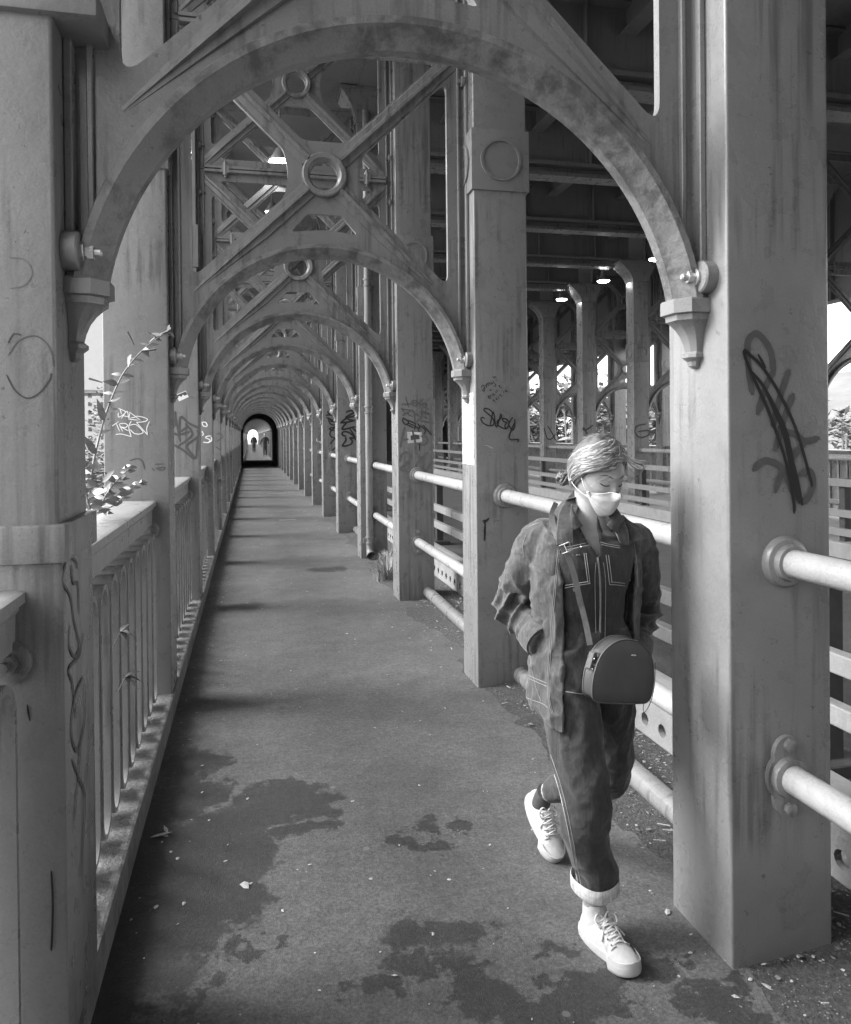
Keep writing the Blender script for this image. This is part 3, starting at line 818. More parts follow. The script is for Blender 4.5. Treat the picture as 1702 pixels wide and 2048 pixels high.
tag(('B',0), front(0), [[(1200,1940),(1150,1750),(1080,1520),(960,1260),(830,1060),(740,970),(700,935),(700,980),(760,1130),(880,1400),(1000,1750),(1060,2050),(1065,2140)],[(740,1090),(830,1190),(950,1420),(1040,1700),(1090,1900),(1125,2080)],
   [(860,1250),(960,1480),(1010,1650),(1085,2040)],[(880,1290),(985,1480),(1040,1680),(1105,2060)],[(800,970),(850,1060)]], 25, MARK, Z4, O4, 'black marker loops over the grey scrawl', .0042)
tag(('B',1), front(1), [[(255,410),(270,360),(300,345),(325,390),(330,450),(310,485),(285,465),(310,420)],[(350,340),(385,400),(365,345),(395,310),(425,370),(405,320),(430,290),(470,340)],[(470,270),(495,320),(520,290)],[(515,250),(560,310),(585,350),(560,375),(530,360)],
   [(515,140),(555,195)],[(540,170),(565,150),(590,185)],[(580,235),(610,230)],[(440,470),(490,440)],[(455,440),(475,465)],[(400,600),(440,655),(460,640),(440,610)],[(425,640),(412,612),(430,590),(400,600)],[(450,570),(480,610)],[(530,590),(505,565),(525,540),(545,570),(565,550)],
   [(570,490),(600,520)],[(590,460),(620,495)],[(600,470),(620,450)],[(650,360),(680,350),(660,375),(690,400),(715,390)],[(505,690),(530,680),(525,705),(550,705),(550,730)],[(580,650),(600,640),(615,665),(595,675),(580,650)],[(645,655)],[(630,600),(655,635)],
   [(665,575),(690,560),(695,590),(725,605)],[(755,565)],[(745,490),(770,525)],[(790,490),(800,460),(820,470),(805,490),(850,485)]], 15, MARK, 11.38, (940,740), 'small marker writing of two names and a date')
tag(('B',1), front(1), [[(330,1100),(270,1080),(245,1120),(290,1200),(370,1250),(450,1265),(530,1250),(545,1170),(500,1080),(400,990),(320,920),(330,880),(420,890),(500,960)],[(460,1240),(490,1090),(520,960),(550,1040),(570,1200),(600,1300),(650,1180),(700,990)],
   [(700,1000),(715,1080),(630,1150),(620,1230),(700,1300),(810,1335),(870,1270),(880,1190),(820,1120),(740,1110),(760,1170),(840,1200),(800,1240),(790,1290),(820,1330)],[(970,1085),(930,1130),(880,1240),(930,1330),(970,1370),(1010,1290),(1015,1120)],
   [(1010,1200),(940,1360),(890,1500),(900,1570),(960,1590),(1100,1580),(1070,1640)]], 29, MARK, 11.38, (940,740), 'black looping signature tag')
tag(('B',1), front(1), [[(977,1037),(968,1046)],[(970,1048),(969,1080)],[(966,1042),(975,1040)]], 4.5, MARK, 1, (0,0), 'black paint drip')
tag(('B',1), front(1), [[(1003,1040),(990,1042)],[(1000,1185),(1001,1210)]], 2, MARKG2)
Z2, O2 = 10.24, (780, 770)
tag(('B',2), front(2), [[(250,400),(400,390),(520,370),(640,430),(780,490)],[(260,620),(360,560),(440,520),(500,590),(520,760),(620,680),(690,590),(790,600),(840,780)],[(300,860),(250,1080),(210,1270)],[(260,1130),(370,1110)],[(460,940),(520,1200),(530,1350),(590,1480),(680,1470),(770,1380)],
   [(640,1050),(740,1060),(770,1150),(700,1220),(560,1210)],[(200,1560),(240,1420),(340,1380),(420,1440),(400,1540),(220,1720),(380,1760)],[(520,1670),(600,1560),(680,1540),(680,1720),(750,1740),(850,1560)]], 44, MARKG2, Z2, O2, 'faded broad spray lettering')
tag(('B',2), front(2), [[(325,235),(330,330)],[(340,320),(380,460)],[(430,350),(490,310),(550,340),(540,410),(490,430),(450,390)],[(680,290),(620,340),(590,390)],[(640,400),(720,380),(750,410),(720,450)],[(220,480),(280,500),(420,510)],[(240,500),(290,560)],[(360,560),(390,620),(460,640)],
   [(520,570),(600,650)],[(635,530),(640,600)],[(670,540),(800,600)],[(680,650),(770,680)],[(630,730),(800,770)]], 16, MARKG, Z2, O2, 'thin grey lettering', .004)
tag(('B',2), front(2), [[(265,670),(258,740),(300,800),(350,800),(372,750),(265,670)],[(385,725),(520,790)],[(370,780),(490,830)],[(355,820),(470,870)],[(385,725),(355,820)],[(515,800),(500,920)],[(500,840),(580,880),(620,840)],[(560,790),(600,850),(580,930),(600,960)],[(670,820),(760,920),(845,1020)],[(640,850),(720,930),(690,1010)],[(600,1200),(600,1350)]],
   23, MARK, Z2, O2, 'small black slanting lettering', .008)
Z6, O6 = 12.157, (620, 800)
tag(('B',4), front(4), [[(880,295),(980,260),(1070,300),(870,420),(1000,410),(1100,380)],[(740,560),(880,450),(960,480),(1080,500)],[(750,555),(900,540),(1070,500)],[(900,540),(780,690),(850,710),(1090,650)],[(960,690),(1100,900)],[(1040,690),(1130,770)],[(870,880),(790,850),(790,790),(860,770),(960,800),(1080,900)],
   [(860,910),(870,980),(790,1110),(900,1110),(1010,1060),(1020,980),(970,920),(1080,930),(1140,990)]], 42, MARK, Z6, O6, 'bold dark zigzag lettering')
tag(('B',5), front(5), [[(440,270),(440,320),(540,350)],[(390,370),(520,370),(600,420),(600,500),(520,500),(450,430)],[(400,430),(560,490)],[(450,470),(480,560),(560,610),(650,580),(600,530),(500,520)],[(650,640),(470,700),(590,750)],[(650,640),(520,740),(480,830),(530,900),(610,930),(660,990)],[(650,870),(580,960),(490,1070)],[(445,1110)],[(470,1190)],[(655,1120),(540,1230)]],
   34, MARK, Z6, O6, 'dense black lettering with an exclamation mark')
tag(('B',6), front(6), [[(150,220),(180,350)],[(190,690),(280,690)],[(270,600),(270,800),(210,870),(240,960),(310,900),(280,830)],[(230,560),(260,500),(200,470)]], 16, MARKG, Z6, O6)
tag(('B',6), front(6), [[(165,930),(165,990),(200,1020)],[(215,1010),(260,1040),(300,1020)],[(240,1000),(300,1045)]], 12, MARKW, Z6, O6)
tag(('B',7), front(7), [[(10,600),(60,680)],[(20,650),(70,620)],[(0,770),(60,780),(20,850),(70,870)],[(20,800),(30,920)]], 14, MARKG, Z6, O6)
Z8, O8 = 5.319, (400, 780)
tag(('B',9), front(9), [[(1040,420),(1068,410)],[(1045,430),(1050,520),(1068,560)],[(1066,590)]], 9, MARK, Z8, O8)
Z5, O5 = 6.808, (210, 780)
tag(('A',1), front(1), [[(180,250),(280,300),(190,370),(180,310)],[(205,260),(225,325)],[(225,385),(300,290),(320,375)],[(245,350),(320,365)],[(335,300),(480,410)],[(340,310),(325,395)],[(430,365),(340,385)],[(430,355),(520,370),(580,400),(540,430),(430,440)],[(430,440),(500,520),(580,610)],[(580,610),(570,520),(605,430)],
   [(100,490),(185,430)],[(155,455),(200,560)],[(195,465),(240,560)],[(200,460),(270,455),(310,480),(280,510),(210,500)],[(230,510),(320,555)],[(360,425),(330,480),(330,540),(360,635)],[(330,400),(450,410)],[(340,480),(420,470),(500,540),(520,580),(470,600),(400,590),(345,540)],[(150,605),(230,600),(360,635)]],
   11, MARKW, Z5, O5, 'thin white two-line tag')
tag(('A',1), front(1), [[(680,1012),(800,1005)],[(640,1060),(670,1100)],[(700,1070),(810,1050),(790,1090),(720,1085)],[(340,960),(440,935),(500,960),(525,1010),(540,1080)]], 14, MARKG, Z5, O5, 'scraped dark smudge')
tag(('A',2), front(2), [[(955,300),(960,370),(945,500)],[(960,370),(1000,560),(1025,700)],[(1020,590),(1020,400),(1050,370),(1140,450),(1280,520)],[(940,590),(1010,610),(1150,570)],[(1100,460),(1190,610),(1010,755)],[(1030,570),(1120,500)],[(1260,550),(1270,630),(1120,750),(1140,820),(1230,930)],[(1265,640),(1240,930)],[(945,750),(1080,830),(1210,940)]],
   31, MARKG, Z5, O5, 'angular dark grey spray tag')
tag(('A',3), front(3), [[(1320,440),(1370,440),(1390,490),(1340,490),(1320,440)],[(1440,625),(1390,630),(1370,650),(1430,680),(1400,715),(1340,710)],[(1445,640),(1450,690),(1400,720)],[(1320,560),(1340,600),(1325,620)]], 13, MARKW, Z5, O5, 'white curly letters')
tag(('A',4), front(4), [[(1520,600),(1570,595),(1600,640),(1520,700)],[(1510,770),(1575,815),(1570,730)]], 17, MARKG, Z5, O5)
Z1, O1 = 2.926, (0, 600)
tag(('A',0), front(0), [[(50,325),(110,240),(200,210),(260,240),(300,300),(315,390)]], 7, MARKG, Z1, O1, 'thin drawn oval')
tag(('A',0), front(0), [[(40,440),(90,530),(160,575),(230,545),(290,470),(300,430)],[(50,250),(80,200),(125,205)]], 8, MARK, Z1, O1, 'black arc drawn in marker')
tag(('A',0), front(0), [[(20,515),(50,520),(65,545),(50,570),(22,577)]], 2, MARKG2)
tag(('A',0), front(0, .011), [[(103,1742),(106,1800),(105,1860),(103,1900)],[(55,1410),(60,1440)]], 4, MARK, 1, (0,0), 'dark dribble')
Z3, O3 = 2.767, (100, 1060)
tag(('A',0), (0, XL+.0125, (1,0,0)), [[(95,70),(115,140),(145,180),(145,210)],[(95,150),(70,240),(65,290),(110,370),(130,500),(160,640),(135,700),(105,650),(105,530)],[(115,200),(125,290),(150,300),(158,460)],[(180,575),(160,690),(100,770),(120,850),(140,1040)],
   [(180,815),(140,900),(120,1010),(115,1130),(140,1220),(165,1180),(190,1030),(185,830)],[(165,1200),(150,1400),(130,1610)],[(120,1275),(155,1370),(190,1500),(165,1910)],[(205,1250),(190,1480)]], 21, MARKG, Z3, O3, 'long grey vertical scrawl')
Z7, O7 = 4.255, (960, 840)
tag(('C',7), front(7), [[(545,65),(575,160),(625,140),(575,50)],[(640,120),(632,150),(650,175)]], 11, MARK, Z7, O7)
tag(('C',6), front(6), [[(872,75),(900,85),(960,45)],[(880,60),(912,118)]], 14, MARK, Z7, O7)
tag(('C',5), front(5), [[(1410,35),(1340,50),(1318,100),(1360,148),(1430,130),(1432,90),(1345,100)]], 13, MARK, Z7, O7, 'round black letter')
# paper stickers
def sticker(key, n, quad, inner, zoom, org, label, cols):
    mb = MB(); N = Vector((0, -1, 0)); par = PILL[key]
    P = [un(org[0]+x/zoom, org[1]+y/zoom, 1, Y0+n*SP) for x, y in quad]
    mb.add([p+N*.0022 for p in P]+[p+N*.010*0+N*.0002 for p in P], [(0,1,2,3),(4,7,6,5),(0,4,5,1),(1,5,6,2),(2,6,7,3),(3,7,4,0)])
    o = link('sticker', mb.mesh('sticker', cols[0], 0), par, label=label); o.location = -Vector(par.location)
    mb = MB()
    for q in inner:
        P = [un(org[0]+x/zoom, org[1]+y/zoom, 1, Y0+n*SP)+N*.0034 for x, y in q]; mb.add(P, [tuple(range(len(P)))])
    o = link('sticker_print', mb.mesh('sticker_print', cols[1], 0), par); o.location = -Vector(par.location)
GREYP = plain('sticker_grey', .32, .6, .1, 60)
sticker(('A',2), 2, [(965,65),(1100,10),(1140,95),(1010,155)], [[(972,72),(1098,20),(1122,60),(1080,78),(1060,60),(1040,95),(1010,80),(985,105)]], Z5, O5, 'small creased photo sticker', (STICK, MARKG))
sticker(('B',2), 2, [(350,960),(650,965),(655,1165),(365,1195)], [[(420,1040),(520,1010),(600,1030),(605,1110),(500,1118),(425,1135)]], Z2, O2, 'torn square sticker', (plain('sticker_mid', .5,.6,.1,60), MARKG))
sticker(('B',2), 2, [(400,965),(640,968),(635,1000),(470,1045)], [[(410,1030),(440,1030),(440,1036),(412,1036)]], Z2, O2, 'white torn edge of the sticker', (STICK, STICK))
sticker(('B',1), 1, [(310,1715),(400,1710),(520,1765),(515,1790),(420,1790),(480,1850),(300,1800)][:4], [[(330,1735),(400,1740),(420,1752),(340,1750)]], 11.38, (940,740), 'scraped sticker remnant', (GREYP, MARKG2))
# peeled poster on the walkway face of the second road-side pillar
m, nt, b = new_mat('peeled_poster'); g = G(nt); p = g.pos()
f = g.rng(g.noise(p, 30, 5, .65), .47, .50, 0, 1)
nt.links.new(g.gcol(g.mix(f, .50, .24)), b.inputs['Base Color']); b.inputs['Roughness'].default_value = .7
mb = MB(); a = Y0+SP
mb.box(XR-.002, XR-.0004, a+.03, a+.30, 1.40, 1.86)
o = link('poster_remains', mb.mesh('poster_remains', m, 0), PILL[('B',1)], label='white remains of a peeled poster'); o.location = -Vector(PILL[('B',1)].location)

# ---------------------------------------------------------------- litter, soil, weeds
rnd = random.Random(11)
def chip(mb, x, y, z, s, asp=1.0):
    a = rnd.uniform(0, 6.28); n = rnd.choice((4, 5, 6)); t = rnd.uniform(-.25, .25); u_ = rnd.uniform(-.25, .25); P = []
    for k in range(n):
        b_ = 2*math.pi*k/n; r = s*rnd.uniform(.6, 1.05)
        px_, py_ = r*math.cos(b_), r*math.sin(b_)*asp
        qx, qy = px_*math.cos(a)-py_*math.sin(a), px_*math.sin(a)+py_*math.cos(a)
        P.append((x+qx, y+qy, z+s*.12+qx*t*.6+qy*u_*.6))
    c = (x, y, z+s*.12+s*rnd.uniform(.05,.2))
    mb.add(P+[c], [(k, (k+1) % n, n) for k in range(n)])
LIT = plain('pale_litter', .38, .8, .45, 200, .3, 80)
LITD = plain('dead_leaf', .16, .85, .5, 120, .3, 80)
mb = MB()
for k in range(2600):
    y = -1+ (rnd.random()**1.0)*34; r = rnd.random()
    if r < .45: x = XL+.05+abs(rnd.gauss(0, .13))
    elif r < .6: x = XR-.03-abs(rnd.gauss(0, .16))
    else: x = rnd.uniform(XL+.05, XR)
    if r < .45 and y < 5 and rnd.random() < .7: continue
    s = rnd.choice((.002, .0025, .003, .004, .005, .006, .009))*(1+y*.045)
    chip(mb, x, y, .001, s, rnd.uniform(.3, 1))
for (px, py, s) in ((705,1603,.011),(790,1952,.013),(620,1730,.011),(870,1743,.008),(490,1772,.03),(500,1768,.012),(566,1822,.011),(860,1470,.009),(694,1268,.02),(710,1290,.01),(620,1470,.007),(1335,1826,.022),(212,1890,.014),(312,1815,.016),(368,1808,.013),(262,1840,.01),(495,1598,.012),(275,1652,.008),(330,1672,.02),(980,1690,.009),(1065,1660,.012),(775,1350,.01),(650,1365,.008),(1470,1995,.016),(1535,1975,.018),(1600,1998,.014),(1625,1978,.02),(1500,1960,.012)):
    q = un(px, py, 2, 0); chip(mb, q.x, q.y, .001, s, .6)
thing('litter', 'scattered pale petals, chips and blossom crumbs lying along the asphalt walkway', 'litter', mesh=mb.mesh('litter', LIT, 0))['kind'] = 'stuff'
# two pale dead leaves by the kerb
def leaf_shape(L, W, bend=.25, fold=.2, k=5):
    """leaf lying along +x from the origin, upper side +z"""
    vs = []; fs = []
    for i in range(k+1):
        t = i/k; w_ = W*math.sin(math.pi*min(1, t**.85))*(1-.25*t) if 0 < i < k else 0
        x = L*t; z = -bend*L*t*t
        vs += [(x, -w_/2, z+fold*w_), (x, 0, z), (x, w_/2, z+fold*w_)]
    for i in range(k):
        a = 3*i; fs += [(a, a+1, a+4, a+3), (a+1, a+2, a+5, a+4)]
    return vs, fs
for i, (px, py, rz, L) in enumerate(((300, 1677, .1, .085), (335, 1668, 1.9, .06))):
    q = un(px, py, 2, 0); mb = MB(); mb.add(*leaf_shape(L, L*.28, -.1, .15))
    o = thing('fallen_leaf', ['long pale withered leaf lying by the left kerb', 'small pale crumpled leaf beside the long withered leaf'][i], 'leaf', (q.x, q.y, .004), 'withered leaves by the kerb', mb.mesh('fallen_leaf', LIT, 0)); o.rotation_euler.z = rz
# soil strip along the road side
m, nt, b = new_mat('littered_soil'); g = G(nt); p = g.pos()
v = g.m('MULTIPLY', .075, g.rng(g.noise(p, 60, 5, .75), .3, .7, .4, 1.9))
v = g.mix(g.m('MULTIPLY', g.rng(g.voro(p, 75), .16, .24, 1, 0), g.rng(g.noise(p, 14, 3), .5, .6, 0, 1)), v, .34)
nt.links.new(g.gcol(v), b.inputs['Base Color']); b.inputs['Roughness'].default_value = .9
nt.links.new(g.bump(g.noise(p, 110, 4, .7), 1.0, .03), b.inputs['Normal']); SOIL = m
mb = MB(); nx, ny = 24, 760; x0, x1, y0, y1 = 1.02, 1.99, -1.2, 37.0
vs = []
for j in range(ny+1):
    for i in range(nx+1):
        x = x0+(x1-x0)*i/nx; y = y0+(y1-y0)*j/ny
        e = (x-1.42)*.10 + (noise.noise(Vector((x*2.2, y*1.3, 3)))*.022 + noise.noise(Vector((x*9, y*9, 1)))*.006 + noise.noise(Vector((x*30, y*30, 7)))*.004)
        vs.append((x, y, min(.022+noise.noise(Vector((x*25, y*25, 5)))*.004, e*.9-.002) if x < 1.97 else .02))
fs = [(j*(nx+1)+i, j*(nx+1)+i+1, (j+1)*(nx+1)+i+1, (j+1)*(nx+1)+i) for j in range(ny) for i in range(nx)]
mb.add(vs, fs); link('soil_strip', mb.mesh('soil_strip', SOIL, 40), kind='stuff')
mb = MB(); mb2 = MB()
for k in range(10500):
    y = -.8+(rnd.random()**1.35)*26; x = min(1.97, 1.98-abs(rnd.gauss(0, .26)))
    if x < 1.2: continue
    z = max(.002, min(.022, (x-1.34)*.09))
    s = rnd.choice((.003, .004, .006, .007, .009, .013))
    (chip(mb, x, y, z, s, rnd.uniform(.2, 1)) if rnd.random() < .33 else chip(mb2, x, y, z, s*1.3, rnd.uniform(.2, 1)))
for k in range(70):
    y = 1+rnd.random()*8; x = rnd.uniform(1.4, 1.97); a = rnd.uniform(0, 3.14); L = rnd.uniform(.02, .05)
    mb.bar((x, y, .028), (x+L*math.cos(a), y+L*math.sin(a), .03), .004, .003)
thing('leaf_litter', 'pale chips and twigs strewn over the dark soil beside the kerb', 'litter', mesh=mb.mesh('pale_chips', LIT, 0))['kind'] = 'stuff'
thing('leaf_litter', 'brown leaf crumbs strewn over the soil strip', 'litter', mesh=mb2.mesh('leaf_crumbs', LITD, 0))['kind'] = 'stuff'
LITW = plain('dry_grass', .24, .8, .3, 60)
def tuft(name, label, x, y, n, h, spread, mat, seed, z=0.0):
    r = random.Random(seed); mb = MB()
    for k in range(n):
        a = r.uniform(0, 6.28); d = r.random()**.7*spread; bx_, by_ = x+d*.35*math.cos(a), y+d*.35*math.sin(a); L = h*r.uniform(.4, 1.1); lean = r.uniform(.1, 1.0)
        pts = []
        for t in (0, .35, .7, 1.0):
            pts.append(Vector((bx_+math.cos(a)*lean*L*t*t*.9, by_+math.sin(a)*lean*L*t*t*.9, z+L*t*(1-.45*lean*t))))
        s = Vector((-math.sin(a), math.cos(a), 0)); w_ = r.uniform(.002, .0042)*(1+y*.06)
        vs = []
        for p_, q_ in zip(pts, (1, .9, .6, .1)): vs += [p_+s*w_*q_, p_-s*w_*q_]
        mb.add(vs, [(0,1,3,2),(2,3,5,4),(4,5,7,6)])
    return thing(name, label, 'grass tuft', mesh=mb.mesh(name, mat, 0))
tuft('grass_tuft', 'dry pale grass tuft growing at the foot of the drainpipe', 1.44, 8.25, 210, .34, .42, LITW, 3)['kind'] = 'stuff'
tuft('grass_tuft', 'small weedy grass tuft behind the drainpipe foot', 1.62, 9.15, 160, .22, .25, LITW, 5)['kind'] = 'stuff'
# floor plates / faint line marks on the asphalt
for i, (px, py, wx) in enumerate(((553, 987, .50), (575, 1040, .3))):
    q = un(px, py, 2, 0); link('repair_strip', MB().box(q.x-wx/2, q.x+wx/2, q.y-.05, q.y+.05, -.01, .0035).mesh('repair_strip', CONC, 0), bpy.data.objects['walkway'])

# leafy branch (a self-seeded shrub rooted outside the left parapet)
m, nt, b = new_mat('leaf'); g = G(nt); p = g.pos()
nt.links.new(g.gcol(g.m('MULTIPLY', .18, g.rng(g.noise(p, 20, 3), .3, .7, .7, 1.3))), b.inputs['Base Color']); b.inputs['Roughness'].default_value = .45
b.inputs['Transmission Weight'].default_value = 0.0; b.inputs['Subsurface Weight'].default_value = 0.0
LEAFM = m
LEAFD = plain('leaf_dark', .10, .5, .3, 20)
STEM = plain('stem', .16, .7, .2, 60)
def oriented(vs, o, d, up):
    d = Vector(d).normalized(); up = Vector(up); y = up.cross(d)
    if y.length < 1e-3: y = Vector((1,0,0)).cross(d)
    y.normalize(); z = d.cross(y)
    return [Vector(o)+d*v_[0]+y*v_[1]+z*v_[2] for v_ in vs]
bush = thing('leafy_shrub', 'spindly self-seeded shrub with pale pointed leaves arching over the left parapet', 'shrub', (0,0,0))
stems = [([(176,1022),(186,930),(205,850),(222,800),(245,750),(276,710),(310,680),(340,660)], 3.42, 3.95, .006),
         ([(196,1026),(215,985),(240,955),(262,935)], 3.45, 3.75, .005), ([(180,1020),(172,985),(168,950),(175,930)], 3.40, 3.35, .004), ([(200,1026),(235,1005),(265,975),(285,962)], 3.5, 3.95, .004)]
r = random.Random(8); lv = MB(); nst = MB(); leaves = []
for si, (px, ya, yb, rad) in enumerate(stems):
    P = catmull([un(x, y, 1, ya+(yb-ya)*i/(len(px)-1)) for i, (x, y) in enumerate(px)], 8)
    nst.tube(P, [rad*(1-.7*i/(len(P)-1)) for i in range(len(P))], 6)
    N = len(P); nodes = 18 if si == 0 else 10
    for k in range(nodes):
        t = (k+.5)/nodes; q = P[int(t*(N-1))]; d = (P[min(int(t*(N-1))+1, N-1)]-P[max(int(t*(N-1))-1, 0)]).normalized()
        big = (.130 if k % 2 else .075)*(1-.4*t) if si == 0 else (.085 if k % 2 else .06)
        side = Vector((1, 0, 0)) if k % 2 == 0 else Vector((.2, 1, 0))
        for s in (-1, 1):
            dd = (side*s*1.0 + d*.45 + Vector((r.uniform(-.3,.3), r.uniform(-.3,.3), r.uniform(-.35,.35)))).normalized()
            L = big*r.uniform(.65, 1.1); W = L*r.uniform(.34, .46)
            leaves.append((q, dd, L, W))
for (px, py, X, Y, L) in ((215,1000,0,3.4,.07),(185,985,0,3.3,.08),(235,990,0,3.6,.07),(205,965,0,3.4,.07),(180,1005,0,3.25,.07),(250,945,0,3.7,.06),(195,940,0,3.35,.06),(172,960,0,3.3,.07),(225,975,0,3.5,.06),(262,930,0,3.75,.05),(275,935,0,3.8,.05)):
    q = un(px, py, 1, Y); leaves.append((q, Vector((r.uniform(-1,1), r.uniform(-.6,.6), r.uniform(-.2,.6))), L, L*.42))
for q, dd, L, W in leaves:
    vs, fs = leaf_shape(L, W, r.uniform(.05,.45), r.uniform(.03,.12)); k = MB(); k.add(oriented(vs, q, dd, (r.uniform(-.5,.5), -1, r.uniform(.1,.8))), fs)
    link('leaf', k.mesh('leaf', LEAFM, 60), bush)
link('stem', nst.mesh('stem', STEM, 60), bush)
fl = MB()      # narrow flower spikes
P = catmull([un(x, y, 1, 3.92) for x, y in ((300,685),(318,672),(340,660),(341,654))], 6); fl.tube(P, [.004,.006,.007,.008,.008,.008,.008,.008,.008,.007,.007,.007,.006,.006,.006,.005,.005,.004,.003][:len(P)], 6)
for a_, b_ in (((268,690),(255,664)),((290,703),(312,698)),((205,765),(178,757))):
    link('flower_spike', MB().tube([un(*a_, 1, 3.8), un(*b_, 1, 3.8)], [.003,.006], 6).mesh('flower_bud', LEAFD, 60), bush)
link('flower_spike', fl.mesh('flower_spike', LEAFD, 60), bush)
# small seedlings rooted in the balustrade
for i, (px, py, X, L, lab) in enumerate(((240,1265,-.50,.07,'small dark seedling sprouting between the iron hoops of the nearest bay, upper one'),(250,1355,-.49,.08,'broad-leaved seedling sprouting low between the iron hoops of the nearest bay'),(436,960,-.43,.16,'pale feathery weed hanging on the fifth left pillar'))):
    q = un(px, py, 0, X); t = thing('seedling', lab, 'weed', q, 'weeds growing from the left parapet'); mb = MB()
    for k in range(6 if i < 2 else 14):
        a = r.uniform(0, 6.28); vs, fs = leaf_shape(L*r.uniform(.5,1), L*(.4 if i < 2 else .15), .4, .2)
        mb.add(oriented(vs, (0,0,0), (abs(math.cos(a))*.3+.1, math.sin(a), r.uniform(-.5,.7)), (0,0,1)), fs)
    link('foliage', mb.mesh('seedling_leaves', LEAFD if i < 2 else LEAFM, 60), t); link('stem', MB().tube([(0,0,0),(-.03,.01,-.06)], .003, 5).mesh('seedling_stem', STEM, 60), t)

# ---------------------------------------------------------------- the world beyond the bridge
gm = plain('far_ground', .12, .9, .3, .05)
GZ = -24.0
link('terrain', MB().box(-3000, 3000, -1500, 4500, GZ-1, GZ).mesh('terrain', gm, 0), kind='structure')
wm, nt, b = new_mat('river_water'); b.inputs['Base Color'].default_value = (.05,.05,.05,1); b.inputs['Roughness'].default_value = .12
link('river', MB().box(-1500, 1500, 60, 170, GZ+.01, GZ+.06).mesh('river', wm, 0), kind='structure')
# wooded banks
def bank(name, cx, cy, rx, ry, h, seed, mat):
    n = 40; vs = []
    for j in range(n+1):
        for i in range(n+1):
            u_ = -1+2*i/n; v_ = -1+2*j/n; d = max(0, 1-(u_*u_+v_*v_)); vs.append((cx+rx*u_, cy+ry*v_, GZ-.5+h*(d**.8)*(1+.25*noise.noise(Vector((u_*3, v_*3, seed))))))
    fs = [(j*(n+1)+i, j*(n+1)+i+1, (j+1)*(n+1)+i+1, (j+1)*(n+1)+i) for j in range(n) for i in range(n)]
    return link(name, MB().add(vs, fs).mesh(name, mat, 180), kind='structure')
bank('left_bank', -48, 60, 46, 60, 19, 1, gm); bank('right_hill', 150, 170, 110, 130, 36, 2, plain('hillside', .12, .9, .35, .12))
def tree(label, x, y, z0, h, cr, seed, leafmat, n=2600, ls=.30, group='trees below the bridge'):
    rr = random.Random(seed); t = thing('leafy_tree', label, 'tree', (x, y, z0), group)
    tr = MB(); tr.tube([(0,0,-1),(0.1,0,h*.3),(-.1,.1,h*.6),(0,0,h*.9)], [cr*.09,cr*.075,cr*.05,cr*.015], 8)
    clumps = []
    for k in range(22):
        a = rr.uniform(0, 6.28); e = rr.uniform(-.7, 1); d = rr.uniform(.35, .95)*cr
        c = Vector((math.cos(a)*d*math.sqrt(max(.05,1-e*e*.8)), math.sin(a)*d*math.sqrt(max(.05,1-e*e*.8)), h*.66+e*h*.33)); clumps.append((c, cr*rr.uniform(.22, .42)))
        tr.tube([(0,0,h*.35), (c.x*.5, c.y*.5, (h*.35+c.z)*.5+.2), tuple(c)], [cr*.035, cr*.022, cr*.008], 5)
    mb = MB()
    for k in range(n):
        c, cr_ = rr.choice(clumps); v_ = Vector((rr.gauss(0,1), rr.gauss(0,1), rr.gauss(0,1))).normalized()*cr_*(rr.random()**.4)
        p_ = c+v_; a = Vector((rr.uniform(-1,1), rr.uniform(-1,1), rr.uniform(-.4,.4))).normalized(); b_ = a.cross(Vector((rr.uniform(-.5,.5), rr.uniform(-.5,.5), 1))).normalized(); s = ls*rr.uniform(.5,1.2)
        mb.add([p_-a*s, p_+b_*s*.45, p_+a*s, p_-b_*s*.45], [(0,1,2,3)])
    link('trunk', tr.mesh('trunk', STEM, 60), t); link('crown', mb.mesh('crown', leafmat, 0), t)
    return t
TL = plain('tree_leaves', .15, .6, .55, 1.2); TL2 = plain('tree_leaves_pale', .17, .6, .5, .9)
ln = ['with loose crown just outside the second left bay','behind it, slightly taller','low and dense, at the left','far down the bank','dark and bushy, close to the parapet','filling the third left bay','filling the gaps of the further left bays']
for i, (x, y, z0, h, cr) in enumerate(((-6.2,27,-9,11.2,2.9),(-9.5,33,-9,12.2,3.2),(-8.5,24,-9,10.2,2.8),(-14,46,-8,12.0,3.6),(-3.9,17.5,-10,10.6,1.9),(-5.6,38,-9,12.0,3.2),(-6.5,50,-9,13.0,4))):
    tree('leafy tree '+ln[i], x, y, z0, h, cr, 20+i, TL, 7000, .15)
hl = ['leftmost through the far arches','second from the left, paler','between the two farther flared pillars','rounded, above the far balustrade','just left of the walking woman\'s head','behind the walking woman\'s head','right of the walking woman\'s head','spreading, lower on the slope','behind the nearest flared pillar','right of the nearest flared pillar','beside the nearest road-side pillar','at the right edge of the picture','far right, lower','far right, taller']
rt = random.Random(3)
for i in range(14):
    ra = (.34+.035*i) if i < 10 else (.72+.09*(i-10)); y = rt.uniform(66, 92)
    tree('pale sunlit tree on the far hillside, '+hl[i], ra*y, y, GZ+6, rt.uniform(21, 25.5), 5.6, 60+i, TL2, 2300, .62, 'trees on the far hillside')
